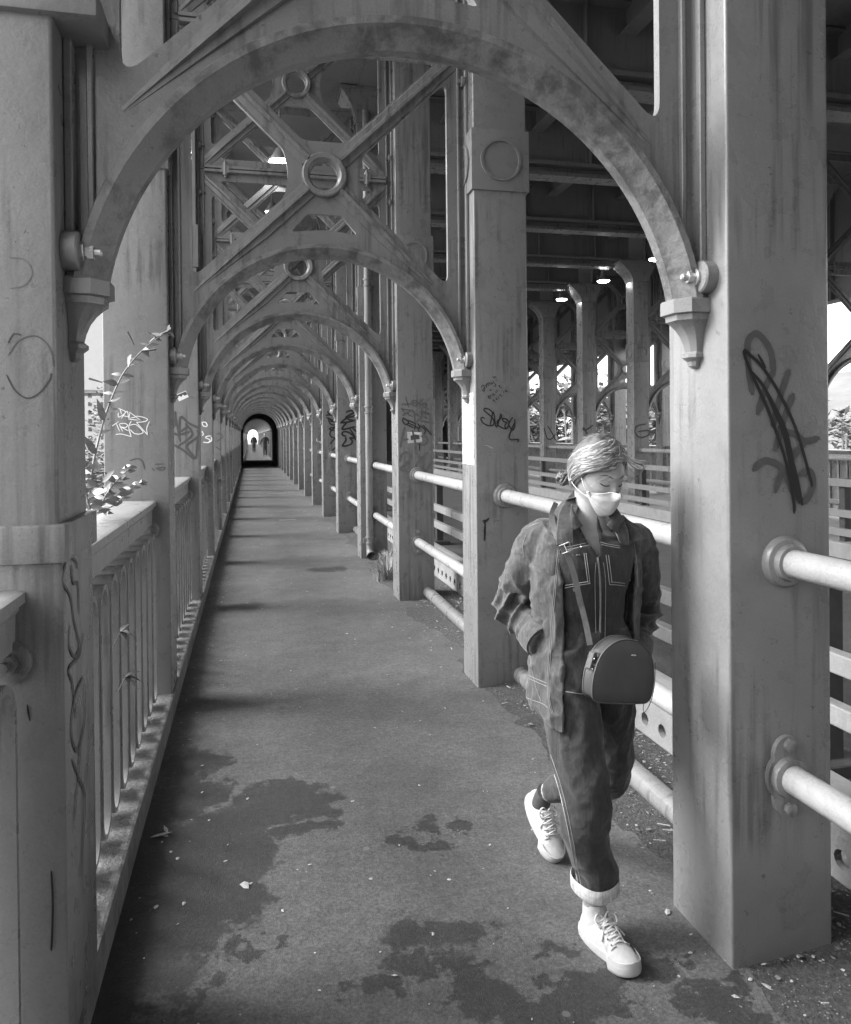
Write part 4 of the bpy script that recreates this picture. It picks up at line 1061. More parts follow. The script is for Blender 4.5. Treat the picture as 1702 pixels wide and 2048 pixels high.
# buildings
WALLW = plain('pale_render', .36, .85, .06, .4); WALLB = plain('brick_pale', .22, .85, .2, .5); GLASSD = plain('dark_window', .045, .15, .2, .5); ROOFM = plain('slate_roof', .16, .7, .2, .5)
def building(label, x, y, w_, d_, z0, z1, rows_, colsn, wall, topband=False, ww=1.3, wh=1.5, grp='buildings beyond the bridge', side=True):
    t = thing('apartment_block', label, 'building', (x, y, 0), grp)
    link('wall', MB().box(0, w_, 0, d_, z0, z1).mesh('block_wall', wall, 0), t)
    link('roof', MB().box(-.4, w_+.4, -.4, d_+.4, z1, z1+.45).mesh('block_roof', ROOFM, 0), t)
    wm_ = MB().box(0, ww, -.04, .05, 0, wh).mesh('window', GLASSD, 0); wf = MB().box(-.08, ww+.08, -.07, .0, -.14, -.02).mesh('sill', wall, 0)
    for r_ in range(rows_):
        z = z1-2.4-r_*3.1
        for c_ in range(colsn):
            xx = (c_+.5)*w_/colsn-ww/2
            o = link('window', wm_, t); o.location = (xx, -.02, z); s_ = link('sill', wf, o)
    if side:
        ws = MB().box(-.05, .04, 0, ww, 0, wh).mesh('window_side', GLASSD, 0); nc = max(2, int(d_/4))
        for sx, x_ in ((0, w_+.01), ):
            for r_ in range(rows_):
                for c_ in range(nc):
                    o = link('window', ws, t); o.location = (x_, (c_+.5)*d_/nc, z1-2.4-r_*3.1)
    if topband: link('upper_glazing', MB().box(.5, w_-.5, -.06, .02, z1-1.75, z1-.55).mesh('top_glazing', GLASSD, 0), t)
    return t
building('white apartment block with a dark band of top-floor windows, above the trees on the left', -98, 300, 60, 16, GZ, 18.6, 12, 14, WALLW, True)
building('tall plain pale tower standing behind the white apartment block', -138, 420, 64, 20, GZ, 150, 3, 2, WALLW, False, 1.5, 2.0)
building('long pale brick terrace on the hill across the road, partly hidden by pillars', 60, 118, 40, 12, GZ, 6.5, 4, 14, WALLB)
building('distant office block seen under the far arches', 96, 190, 36, 16, GZ, 14, 6, 10, WALLB)
# ================================================================ the walking woman
HX = 0.0
DEN = None
def denim(name, base, fade, weave=True, stitch=False, fold=1.0):
    m, nt, b = new_mat(name); g = G(nt); p = g.pos()
    big = g.noise(p, 7, 4, .6); streak = g.noise(g.mapp(p, (120, 120, 9)), 1.0, 4, .7); tw = g.noise(g.mapp(p, (900, 900, 900)), 1.0, 2, .6)
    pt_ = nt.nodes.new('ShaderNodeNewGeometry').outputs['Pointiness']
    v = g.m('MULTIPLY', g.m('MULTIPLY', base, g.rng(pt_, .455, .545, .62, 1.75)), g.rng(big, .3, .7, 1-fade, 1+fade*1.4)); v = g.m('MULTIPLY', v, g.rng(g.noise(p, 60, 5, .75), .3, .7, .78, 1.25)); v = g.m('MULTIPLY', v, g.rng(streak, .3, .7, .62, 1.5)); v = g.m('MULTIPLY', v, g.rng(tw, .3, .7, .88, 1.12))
    nt.links.new(g.gcol(v), b.inputs['Base Color']); b.inputs['Roughness'].default_value = .85; b.inputs['Sheen Weight'].default_value = .15
    nt.links.new(g.bump(g.m('ADD', g.m('MULTIPLY', streak, .0008), g.m('MULTIPLY', g.noise(p, 26, 4, .6), .004)), fold, 1.0), b.inputs['Normal'])
    return m
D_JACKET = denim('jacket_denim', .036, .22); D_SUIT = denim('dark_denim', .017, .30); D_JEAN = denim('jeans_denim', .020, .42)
D_SEAM = plain('seam_thread', .38, .8, .15, 80); D_SEAMD = plain('seam_denim', .19, .8, .25, 80); D_CUFF = denim('cuff_denim', .24, .08)
m, nt, b = new_mat('skin'); g = G(nt); p = g.pos()
nt.links.new(g.gcol(g.m('MULTIPLY', .30, g.rng(g.noise(p, 22, 4, .6), .3, .7, .92, 1.07))), b.inputs['Base Color']); b.inputs['Roughness'].default_value = .48
b.inputs['Subsurface Weight'].default_value = .12; b.inputs['Subsurface Radius'].default_value = (.01,.01,.01); b.inputs['Subsurface Scale'].default_value = .6
nt.links.new(g.bump(g.noise(p, 400, 3, .6), .25, .001), b.inputs['Normal']); SKIN = m
CLOTH = plain('mask_cotton', .55, .85, .04, 40, .35, 300); CANVAS = plain('white_canvas', .50, .8, .10, 50, .5, 420); RUBBER = plain('shoe_rubber', .46, .5, .12, 30)
LEATH = plain('bag_leather', .052, .42, .12, 25, .25, 300, 0, .5); LEATHL = plain('strap_leather', .085, .45, .2, 60, .3, 300); CHROME = plain('buckle_metal', .75, .18, .05, 30, 0, 60, 1.0)
BROW = plain('brow_hair', .11, .8, .1, 60); LASH = plain('lash_dark', .03, .7, .1, 60); EYEW = plain('eye_white', .5, .3, .1, 30); LIPM = plain('eye_shadow_skin', .26, .5, .1, 30); DARKIN = plain('shoe_inside', .12, .9, .2, 40)
m, nt, b = new_mat('hair'); g = G(nt); p = g.obj()
v = g.m('MULTIPLY', .10, g.rng(g.noise(p, 40, 4, .6), .3, .7, .45, 1.55))
nt.links.new(g.gcol(v), b.inputs['Base Color']); b.inputs['Roughness'].default_value = .42; HAIR = m

def V3(px, py, Y): return un(px, py, 1, Y)
def eloft(path, radii, n=20, ref=(0, 1, 0), power=2.0):
    """closed tube of elliptical sections; radii = (sideways, along ref)"""
    rs = []; N = len(path); ref = Vector(ref)
    for i in range(N):
        d = (path[min(i+1, N-1)]-path[max(i-1, 0)]).normalized()
        x = d.cross(ref).normalized(); y = x.cross(d).normalized()
        a, b_ = radii[i]; ring = []
        for j in range(n):
            t = 2*math.pi*j/n; c_, s_ = math.cos(t), math.sin(t)
            c_ = math.copysign(abs(c_)**(2/power), c_); s_ = math.copysign(abs(s_)**(2/power), s_)
            ring.append(path[i]+x*a*c_+y*b_*s_)
        rs.append(ring)
    return rs
def smooth_path(pts, rad, k=6):
    P = catmull(pts, k); R_ = catmull([Vector((a, b_, 0)) for a, b_ in rad], k)
    return P, [(max(.002, q.x), max(.002, q.y)) for q in R_]
def limb(mb, pts, rad, n=20, ref=(0,1,0), k=6, power=2.0):
    P, R_ = smooth_path([Vector(p) for p in pts], rad, k); mb.rings(eloft(P, R_, n, ref, power)); return P
def remesh(mb, name, mat, voxel, smooth_it=2, disp=None, keep=None, thick=0, sub=0, snap=None):
    """fuse overlapping volumes into one continuous skin"""
    me = mb.mesh(name+'_src', None, 0); o = bpy.data.objects.new(name+'_src', me); col.objects.link(o)
    md = o.modifiers.new('r', 'REMESH'); md.mode = 'VOXEL'; md.voxel_size = voxel
    if smooth_it:
        s = o.modifiers.new('s', 'SMOOTH'); s.iterations = smooth_it; s.factor = .5
    dg = bpy.context.evaluated_depsgraph_get(); dg.update()
    me2 = bpy.data.meshes.new_from_object(o.evaluated_get(dg)); bpy.data.objects.remove(o); bpy.data.meshes.remove(me)
    me2.name = name
    bm = bmesh.new(); bm.from_mesh(me2)
    if keep:
        dead = [v for v in bm.verts if not keep(v.co)]
        bmesh.ops.delete(bm, geom=dead, context='VERTS')
    if snap: snap(bm)
    bm.normal_update()
    if disp:
        new = [(v, v.co+v.normal*disp(v.co, v.normal)) for v in bm.verts]
        for v, c in new: v.co = c
    if thick:
        bmesh.ops.solidify(bm, geom=list(bm.faces), thickness=thick)
    bm.to_mesh(me2); bm.free(); me2.materials.clear(); me2.materials.append(mat)
    me2.polygons.foreach_set('use_smooth', [True]*len(me2.polygons)); me2.update()
    return me2
PERS = Vector((1.09, 2.33, 0))
woman = thing('person', 'woman in denim jacket, dark boiler suit and white face mask walking forward, hands in pockets', 'person', (0,0,0))

# joints, measured in the photograph and set at their own depths
NECKB = V3(1187,1048,2.345); CHEST = Vector((1.085,2.34,1.20)); WAIST = Vector((1.085,2.345,.98)); PELV = Vector((1.085,2.35,.86))
SHR = V3(1078,1082,2.40); SHL = V3(1268,1085,2.36)
ELR = V3(1025,1215,2.50); WRR = V3(1082,1282,2.345); HNR = V3(1120,1318,2.335)
ELL = V3(1283,1225,2.45); WRL = V3(1268,1300,2.36); HNL = V3(1262,1335,2.30)
HIPR = Vector((1.005,2.345,.86)); KNR = V3(1172,1628,2.20); ANR = Vector((1.052,2.235,.075))
HIPL = Vector((1.165,2.36,.86)); KNL = V3(1212,1545,2.50); ANL = Vector((1.128,2.835,.235))

tb = Vector((1.090, 2.655, .002)); 
MBk = Matrix.Translation(tb) @ Matrix.Rotation(R(4), 4, 'Z') @ Matrix.Rotation(R(40), 4, 'X') @ Matrix.Translation(Vector((0, .245, 0)))
ANL = MBk @ Vector((0,-.052,.135)); KNL = V3(1216,1545,2.50)
# ---- skin (body)
HC = V3(1193,948,2.315)                     # centre of the skull
YAW, PIT, ROLL = R(13), R(21), R(4)
HM = Matrix.Translation(HC) @ Matrix.Rotation(YAW, 4, 'Z') @ Matrix.Rotation(PIT, 4, 'X') @ Matrix.Rotation(ROLL, 4, 'Y') @ Matrix.Scale(1.03, 4)
def head_pt(th, ph, k=1.0):
    """th round the head (0 = face, + = her left / image right), ph latitude; local face looks along -y"""
    x = math.sin(th)*math.cos(ph); y = -math.cos(th)*math.cos(ph); z = math.sin(ph)
    X, Y, Z = x*.076, y*.094, z*.112
    f = max(0, -y)                                              # frontness
    if z < 0:
        X *= 1-.34*(-z)**1.4; 
        if y > 0: Y *= 1-.35*(-z)
        Y -= .012*f*(-z)
    if z > .35 and f > 0: Y += .014*(z-.35)*f*1.5
    def gs(dx, dz, sx, sz): return math.exp(-((X-dx)/sx)**2-((Z-dz)/sz)**2)
    if f > 0:
        Y -= .0165*gs(0, -.024, .0085, .016)*1.0 + .0075*gs(0, .0, .007, .018)   # nose
        Y -= .0045*gs(0, .030, .040, .010)                                       # brow ridge
        Y += .0085*(gs(-.031, .006, .015, .0125)+gs(.031, .006, .015, .0125))    # sockets
        Y -= .0062*(gs(-.031, .0055, .0115, .0085)+gs(.031, .0055, .0115, .0085))    # lids over the eyeballs
        Y -= .0045*(gs(-.040, -.024, .018, .016)+gs(.040, -.024, .018, .016))    # cheeks
        Y -= .005*gs(0, -.060, .022, .010) + .009*gs(0, -.094, .020, .016)       # lips, chin
    return Vector((X*k, Y*k, Z*k))
def head_mesh(mb, nu=72, nv=48):
    rs = []
    for j in range(nv+1):
        ph = -math.pi/2+.02+(math.pi-.04)*j/nv
        rs.append([HM @ head_pt(2*math.pi*i/nu, ph) for i in range(nu)])
    mb.rings(rs)
body = MB(); head_mesh(body)
limb(body, [HM @ Vector((0,.022,-.03)), V3(1180,1020,2.345), NECKB, NECKB+Vector((-.01,.02,-.06))], [(.050,.052),(.050,.050),(.056,.052),(.10,.06)], 24)
limb(body, [NECKB+Vector((0,.015,-.03)), Vector((1.082,2.35,1.25)), CHEST, WAIST, PELV, PELV-Vector((0,0,.06))], [(.066,.045),(.105,.056),(.118,.078),(.115,.08),(.145,.098),(.12,.09)], 28)
for s, (sh, el, wr, hn) in ((-1, (SHR, ELR, WRR, HNR)), (1, (SHL, ELL, WRL, HNL))):
    limb(body, [sh, el, wr], [(.046,.046),(.038,.038),(.025,.025)], 16)
    # hand: palm, four fingers and thumb, closed round the inside of the pocket
    d = (hn-wr).normalized(); x = Vector((1,0,0)) if abs(d.x) < .8 else Vector((0,1,0)); x = (x-d*x.dot(d)).normalized(); y = d.cross(x)
    limb(body, [wr-d*.01, wr+d*.035, wr+d*.075], [(.024,.018),(.036,.016),(.036,.014)], 14, tuple(y))
    for fi, (off, L) in enumerate(((-.027,.062),(-.009,.070),(.009,.066),(.026,.052))):
        q = wr+d*.070+x*off; limb(body, [q, q+d*L*.45+y*.004, q+d*L*.78+y*.016, q+d*L+y*.034], [(.0088,.0088),(.0082,.0082),(.0078,.0078),(.006,.006)], 10, tuple(y))
    q = wr+d*.025-x*.028*(-s); limb(body, [q, q+d*.03-x*.018*(-s)+y*.01, q+d*.055-x*.016*(-s)+y*.02], [(.012,.012),(.010,.010),(.008,.008)], 10, tuple(y))
for hip, kn, an in ((HIPR, KNR, ANR), (HIPL, KNL, ANL)):
    sh = kn.lerp(an, .35)+Vector((0,.012,0))
    limb(body, [hip, hip.lerp(kn,.5), kn, sh, kn.lerp(an,.75), an], [(.082,.085),(.070,.075),(.050,.054),(.050,.056),(.036,.040),(.031,.036)], 20)
link('body', remesh(body, 'body', SKIN, .0042, 2), woman)
def on_head(th, ph, lift=.0012): 
    p_ = head_pt(th, ph); n = (head_pt(th+.01, ph)-head_pt(th-.01, ph)).cross(head_pt(th, ph+.01)-head_pt(th, ph-.01)).normalized()
    if n.dot(p_) < 0: n = -n
    return HM @ (p_+n*lift)
def face_xz(x, z, lift=.001):
    """point of the face at local x, z"""
    ph = math.asin(max(-.99, min(.99, z/.112))); th = math.asin(max(-.99, min(.99, x/(.076*math.cos(ph)))))
    for _ in range(6):
        q = head_pt(th, ph); th += (x-q.x)/.08; ph += (z-q.z)/.115
    return on_head(th, ph, lift)
def face_strip(mb, pts, widths, lift):
    rs = []
    P = catmull([Vector((x, 0, z)) for x, z in pts], 5); W = catmull([Vector((w_, 0, 0)) for w_ in widths], 5)
    vs = []; fs = []
    for i, (p_, w_) in enumerate(zip(P, W)):
        d = P[min(i+1, len(P)-1)]-P[max(i-1, 0)]; n = Vector((-d.z, 0, d.x)).normalized()*w_.x*.5
        for s, l in ((-1, lift*.2), (0, lift), (1, lift*.2)): vs.append(face_xz(p_.x+n.x*s, p_.z+n.z*s, l))
    for i in range(len(P)-1):
        for k in range(2): fs.append((3*i+k, 3*i+k+1, 3*i+k+4, 3*i+k+3))
    mb.add(vs, fs)
for s in (-1, 1):
    mb = MB(); face_strip(mb, [(s*.013,.0235),(s*.024,.0275),(s*.037,.0285),(s*.050,.0225)], [.0035,.0048,.0040,.0015], .0012)
    link('eyebrow', mb.mesh('eyebrow', BROW, 60), woman)
    mb = MB(); face_strip(mb, [(s*.017,.0005),(s*.024,-.0035),(s*.033,-.0042),(s*.043,-.0005)], [.002,.0042,.0046,.0026], .0030)
    link('eyelashes', mb.mesh('eyelashes', LASH, 60), woman)
    mb = MB(); face_strip(mb, [(s*.018,.0085),(s*.026,.0135),(s*.036,.0135),(s*.045,.0075)], [.0010,.0022,.0022,.0010], .0016)
    link('eyelid_crease', mb.mesh('lid_crease', LIPM, 60), woman)
# ears
for s in (-1, 1):
    mb = MB(); c = HM @ Vector((s*.070, .012, -.006)); Rm = HM.to_3x3()
    rs = []
    for t in range(15):
        a = -1.9+t*3.9/14; rs.append([c+Rm @ Vector((s*(.006+.006*math.cos(b_)+.004), .014*math.cos(a)+.004*math.sin(b_)*math.cos(a)+.006, .027*math.sin(a)+.004*math.sin(b_)*math.sin(a))) for b_ in [2*math.pi*k/8 for k in range(8)]])
    mb.rings(rs); mb.rings([[c+Rm @ Vector((s*(.004+q), .004+.012*math.cos(a)*e, .002+.022*math.sin(a)*e)) for a in [2*math.pi*k/12 for k in range(12)]] for q, e in ((-.006,.9),(.004,1.0),(.006,.7))])
    link('ear', mb.mesh('ear', SKIN, 60), woman)

# ---- face mask: gathered cloth over nose and chin with ear loops
def mask_prof(u_, v_):
    """u across -1..1 (her right..left), v 0 top .. 1 bottom"""
    ztop = -.012-.026*abs(u_)**1.3; zbot = -.112+.058*abs(u_)**1.6
    z = ztop+(zbot-ztop)*v_; x = u_*(.062+.004*math.sin(math.pi*v_))
    fr = 1-abs(u_)**2
    zz = max(-.098, min(.09, z)); q = head_pt(math.asin(max(-.98, min(.98, x/(.080*math.cos(math.asin(zz/.112)))))), math.asin(zz/.112))
    y = min(q.y, -.094*math.sqrt(max(.02, 1-(x/.082)**2)))*(1.02+.0)
    y -= .015*fr*math.sin(math.pi*min(1, v_*.9+.12))**.8+.008*math.exp(-(u_/.22)**2)*(1-v_)**.5
    y += .0016*math.sin(v_*17+u_*3)*(.25+abs(u_)**2)*math.sin(math.pi*v_)+.001*noise.noise(Vector((x*60, z*90, 2)))
    y += .018*max(0, v_-.82)/.18*fr
    return Vector((x, y, z))
mb = MB(); nu, nv = 44, 26; vs = [HM @ mask_prof(-1+2*i/nu, j/nv) for j in range(nv+1) for i in range(nu+1)]
mb.add(vs, [(j*(nu+1)+i, j*(nu+1)+i+1, (j+1)*(nu+1)+i+1, (j+1)*(nu+1)+i) for j in range(nv) for i in range(nu)])
mk = link('face_mask', mb.mesh('face_mask', CLOTH, 60), woman)
md = mk.modifiers.new('t', 'SOLIDIFY'); md.thickness = .0018; md.offset = 1
for v_ in (0.0, 1.0):
    mb = MB(); mb.tube([HM @ (mask_prof(-1+2*i/30, .02 if v_ == 0 else .98)+Vector((0,-.0022,0))) for i in range(31)], .0016, 6); link('mask_hem', mb.mesh('mask_hem', CLOTH, 60), mk)
for s in (-1, 1):
    mb = MB()
    a = mask_prof(s, .04); c_ = mask_prof(s, .96)
    P = catmull([HM @ a, HM @ Vector((s*.076,-.045,-.024)), HM @ Vector((s*.0815,-.010,.014)), HM @ Vector((s*.084,.016,.022)), HM @ Vector((s*.080,.030,-.004)), HM @ Vector((s*.080,.012,-.034)), HM @ Vector((s*.074,-.030,-.048)), HM @ c_], 6)
    mb.tube(P, .0016, 6); link('ear_loop', mb.mesh('ear_loop', CLOTH, 60), mk)
    mb = MB(); q = HM @ (mask_prof(s*.97, .25)+Vector((0,-.003,0))); mb.tube([q+Vector((-.006,0,.006)), q, q+Vector((.004,-.002,-.010))], [.0045,.006,.003], 8); link('mask_knot', mb.mesh('mask_knot', CLOTH, 60), mk)

# ---- hair: cap of combed-back locks, parted fringe and a small bun
def hair_r(th, ph):
    return 1.0
rh = random.Random(5); hb = MB()
cap = MB(); rs = []
for j in range(30):
    ph = -.55+(math.pi/2+.55-.02)*j/29; ring = []
    for i in range(64):
        th = 2*math.pi*i/64; t_ = th if th <= math.pi else th-2*math.pi
        # hairline: high over the forehead, down behind the ears
        lim = .60-.0*abs(t_) if abs(t_) < .75 else .60-1.15*min(1, (abs(t_)-.75)/.9)
        pe = max(ph, lim); k = 1.10+.035*math.sin(pe*1.3)+ (.02 if abs(t_) > 1.2 else 0)
        if ph < lim: k = 1.012
        q = head_pt(th, pe, k); q.z += .004; ring.append(HM @ q)
    rs.append(ring)
cap.rings(rs)
link('hair', cap.mesh('hair_cap', HAIR, 60), woman)
Rm = HM.to_3x3(); BUN = HM @ Vector((-.036,.096,-.058))
locks = MB(); locks2 = MB()
def lock(mb, pts, w0, n=6, flat=.42):
    P = catmull(pts, 6); N = len(P); cen = HM @ Vector((0,.0,.01)); rs = []
    for i, p_ in enumerate(P):
        d = (P[min(i+1,N-1)]-P[max(i-1,0)]).normalized(); o = (p_-cen).normalized(); s = d.cross(o).normalized(); o = s.cross(d)
        t = i/(N-1); w_ = w0*(.25+.75*math.sin(math.pi*min(1, t*.85+.12)))
        rs.append([p_+s*w_*math.cos(a)+o*w_*flat*math.sin(a) for a in [2*math.pi*k/n for k in range(n)]])
    mb.rings(rs)
def hp(th, ph, k): q = head_pt(th, ph, k); q.z += .004; return HM @ q
part = .38                                  # parting, over her left eye
for k in range(330):
    u_ = rh.random()
    # roots along the parting and hairline, swept back and down to the bun
    th0 = part-rh.uniform(0, 1.35)**1.0; ph0 = .62+rh.uniform(0, .75)*(1-.25*abs(th0-part)) ; lift = 1.115+rh.uniform(0, .05)
    if u_ < .72: thE = -2.35+rh.uniform(-.35,.45); side = -1
    else: th0 = part+rh.uniform(0,.8); thE = 2.2+rh.uniform(-.3,.4); side = 1
    phE = -.45+rh.uniform(-.15,.25)
    wav = rh.uniform(-.05,.05)
    P = []
    for q in range(7):
        t = q/6; th = th0+(thE-th0)*t**.95; ph = ph0+(phE-ph0)*(t**1.35)+.09*math.sin(math.pi*t)+.035*math.sin(t*13+k)
        P.append(hp(th, min(ph, 1.5), lift+.018*math.sin(t*9+k*.7)))
    lock(locks if k % 3 else locks2, P, rh.uniform(.0014,.0046))
# loose waves over her right temple, towards the bun
for k in range(80):
    t0 = rh.uniform(0, 1); P = []
    for q in range(7):
        t = q/6; th = -.12-2.1*t-.1*t0; ph = .74-.30*t0-.42*t+.05*math.sin(t*7+k*.4); P.append(hp(th, ph, 1.14+.03*math.sin(t*8+t0*4)))
    lock(locks if k % 2 else locks2, P, rh.uniform(.0014,.0042))
# curl falling outwards over her left brow
for k in range(16):
    o = rh.uniform(-.014,.014); P = [hp(part-.15, .86, 1.15), HM @ Vector((.038+o,-.096,.078+o)), HM @ Vector((.066+o,-.108,.066+o*2)), HM @ Vector((.082+o,-.100,.048+o*2)), HM @ Vector((.084+o,-.088,.034+o)), HM @ Vector((.076+o,-.080,.026+o))]
    lock(locks if k % 2 else locks2, P, rh.uniform(.0007,.0015))
link('hair_locks', locks.mesh('hair_locks', HAIR, 80), woman); HAIRL = plain('hair_light', .27, .38, .3, 60)
link('hair_locks', locks2.mesh('hair_locks_light', HAIRL, 80), woman)
stray = MB()
for k in range(60):
    th0 = rh.uniform(-2.4, 2.2); ph0 = rh.uniform(.1, 1.3); P = [hp(th0, ph0, 1.15)]
    for q in range(1, 5): P.append(hp(th0-.14*q+rh.uniform(-.05,.05), max(-.5, ph0-.10*q+rh.uniform(-.04,.04)), 1.16+.018*q*rh.uniform(.2,1.2)))
    stray.tube(catmull(P, 4), .0005, 4)
link('stray_hair', stray.mesh('stray_hair', HAIRL, 80), woman, kind='stuff')
bun = MB()
for k in range(34):
    a0 = rh.uniform(0, 6.28); rad = rh.uniform(.013,.025); ax = Vector((rh.gauss(0,1), rh.gauss(0,1), rh.gauss(0,1))).normalized(); e1 = ax.orthogonal().normalized(); e2 = ax.cross(e1)
    P = [BUN+Vector((-.005,0,0))+(e1*math.cos(a0+t*.55)+e2*math.sin(a0+t*.55))*rad*(1+.1*math.sin(t*2)) for t in range(6)]; bun.tube(catmull(P, 4), rh.uniform(.003,.006), 6)
link('hair_bun', bun.mesh('hair_bun', HAIR, 80), woman)

# ---- boiler suit (upper part) and jeans legs, one garment
def wr(co, f, a, seed): return noise.noise(Vector((co.x*f, co.y*f, co.z*f+seed)))*a
def ridge(co, f, a, seed, asp=(1,1,1)):
    q = Vector((co.x*f*asp[0], co.y*f*asp[1], co.z*f*asp[2]+seed)); return (.5-abs(noise.noise(q))**.8*1.6)*a
suit = MB()
limb(suit, [NECKB+Vector((.0,.01,-.012)), Vector((1.082,2.348,1.275)), Vector((1.083,2.345,1.22)), CHEST+Vector((0,-.004,-.02)), Vector((1.085,2.342,1.08)), WAIST, Vector((1.085,2.345,.90)), PELV-Vector((0,0,.02)), PELV-Vector((0,0,.07))],
     [(.072,.058),(.128,.080),(.155,.100),(.158,.112),(.140,.104),(.128,.098),(.148,.108),(.162,.114),(.13,.09)], 40)
vb = V3(1196,1112,2.23); v1 = V3(1163,1030,2.25); v2 = V3(1222,1030,2.25)
def keep_v(co):
    if co.y > 2.34 or co.z < vb.z: return True
    t = (co.z-vb.z)/(1.33-vb.z); cx = vb.x+(-.012)*t; hw_ = .003+.040*t**.9
    return not (abs(co.x-cx) < hw_)
def snap_v(bm):
    for v in bm.verts:
        co = v.co
        if v.is_boundary and co.y < 2.34 and co.z > vb.z-.01:
            t = max(0, (co.z-vb.z)/(1.33-vb.z)); cx = vb.x+(-.012)*t; hw_ = .003+.040*t**.9
            if abs(abs(co.x-cx)-hw_) < .012: co.x = cx+math.copysign(hw_, co.x-cx)
def disp_s(co, n):
    return wr(co, 9, .006, 3)+wr(co, 22, .004, 7)+.003*math.sin((co.z*70)+wr(co,6,6,1))*max(0, 1-abs(co.z-.99)/.10)
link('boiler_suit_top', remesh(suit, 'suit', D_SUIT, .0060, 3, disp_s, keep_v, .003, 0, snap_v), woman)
jeans = MB()
limb(jeans, [PELV+Vector((0,0,.10)), PELV+Vector((0,0,.02)), PELV-Vector((0,0,.04)), PELV-Vector((0,0,.09))], [(.145,.105),(.165,.118),(.165,.115),(.12,.08)], 40)
cuffc = Vector((1.052,2.225,.182)); 
limb(jeans, [HIPR+Vector((0,0,.02)), HIPR.lerp(KNR,.35)+Vector((-.004,0,0)), KNR+Vector((0,0,.06)), KNR+Vector((.0,.01,-.05)), KNR.lerp(cuffc,.55)+Vector((0,.015,0)), cuffc+Vector((0,0,.05)), cuffc+Vector((0,0,-.01))],
     [(.100,.105),(.096,.098),(.079,.082),(.074,.078),(.070,.076),(.067,.075),(.066,.074)], 32)
endl = KNL.lerp(ANL, .93)
limb(jeans, [HIPL+Vector((0,0,.02)), HIPL.lerp(KNL,.4), KNL+Vector((0,-.01,.03)), KNL+Vector((0,.04,-.04)), KNL.lerp(endl,.6), endl], [(.100,.105),(.092,.095),(.078,.082),(.068,.072),(.052,.055),(.046,.048)], 32)
def disp_j(co, n):
    a = wr(co, 8, .005, 2)+ridge(co, 10, .008, 9, (1.4,1.4,.6))+ridge(co, 24, .003, 4)
    a += .0035*math.sin(co.z*60+co.x*40+wr(co, 5, 5, 3))*max(0, 1-abs(co.z-.48)/.12)                      # behind the knee
    a += .0055*math.sin(co.z*85+co.x*25+wr(co, 8, 4, 1))*max(0, 1-abs(co.z-.21)/.07)                      # stacking above the cuff
    a += .005*math.sin((co.z+co.x*.9)*62+wr(co, 6, 4, 8))*max(0, 1-abs(co.z-.76)/.10)                      # hip drags
    return a
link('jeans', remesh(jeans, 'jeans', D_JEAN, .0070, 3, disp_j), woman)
# turn-up of the front leg, the bare ankle shows under it
rs = []; n = 40
def cuff_ring(z, e, sq=0):
    P = []
    for j in range(n):
        a = 2*math.pi*j/n; w_ = 1+.012*math.sin(3*a+1)
        P.append(cuffc+Vector(((.0695+e)*math.cos(a)*w_, (.0775+e)*math.sin(a)*w_, z+.006*math.sin(a+.6)+.002*math.sin(4*a))))
    return P
cf = MB().rings([cuff_ring(z, e) for z, e in ((-.026,-.004),(-.030,.002),(-.024,.006),(-.006,.0065),(.008,.0060),(.013,.004),(.010,.001),(-.02,-.004))], True, False)
link('turn_up', cf.mesh('turn_up', D_CUFF, 50), woman)
def surf_line(mb, pts, rad=.0011, k=8):
    mb.tube(catmull([Vector(p) for p in pts], k), rad, 5)
def raycast_builder(objs):
    from mathutils.bvhtree import BVHTree
    vs = []; fs = []
    for o in objs:
        k = len(vs); vs += [tuple(v.co) for v in o.data.vertices]; fs += [tuple(i+k for i in p_.vertices) for p_ in o.data.polygons]
    return BVHTree.FromPolygons(vs, fs)
O_ = Vector((0, 0, CAM['z']))
def drape(bvh, pix, lift=.0012, k=8, fallY=2.25):
    """seam path read off the photograph, laid onto the cloth it lies on"""
    P2 = catmull([Vector((x, y, 0)) for x, y in pix], k); out = []
    for q in P2:
        d = (_f*CAM['f'] + _r*(q.x-CAM['cx']) - _u*(q.y-CAM['cy'])).normalized()
        h = bvh.ray_cast(O_, d)
        if h[0] is not None: out.append(h[0]+(-d)*lift)
    return out
ch = {o.name.split('.')[0]: o for o in woman.children}
bj = raycast_builder([ch['jeans']])
mb = MB()
P = drape(bj, [(1072,1440),(1092,1500),(1118,1580),(1136,1660),(1149,1730),(1160,1790)]); mb.tube(P, .0016, 5)
P = drape(bj, [(1078,1438),(1098,1500),(1124,1580),(1142,1660),(1155,1730),(1165,1790)]); mb.tube(P, .0010, 5)
P = drape(bj, [(1130,1383),(1150,1386),(1165,1388)]); mb.tube(P, .0012, 5) if len(P) > 2 else None
link('leg_seam', mb.mesh('leg_seam', D_SEAM, 60), woman, kind='stuff')
bs = raycast_builder([ch['boiler_suit_top']])
mb = MB()
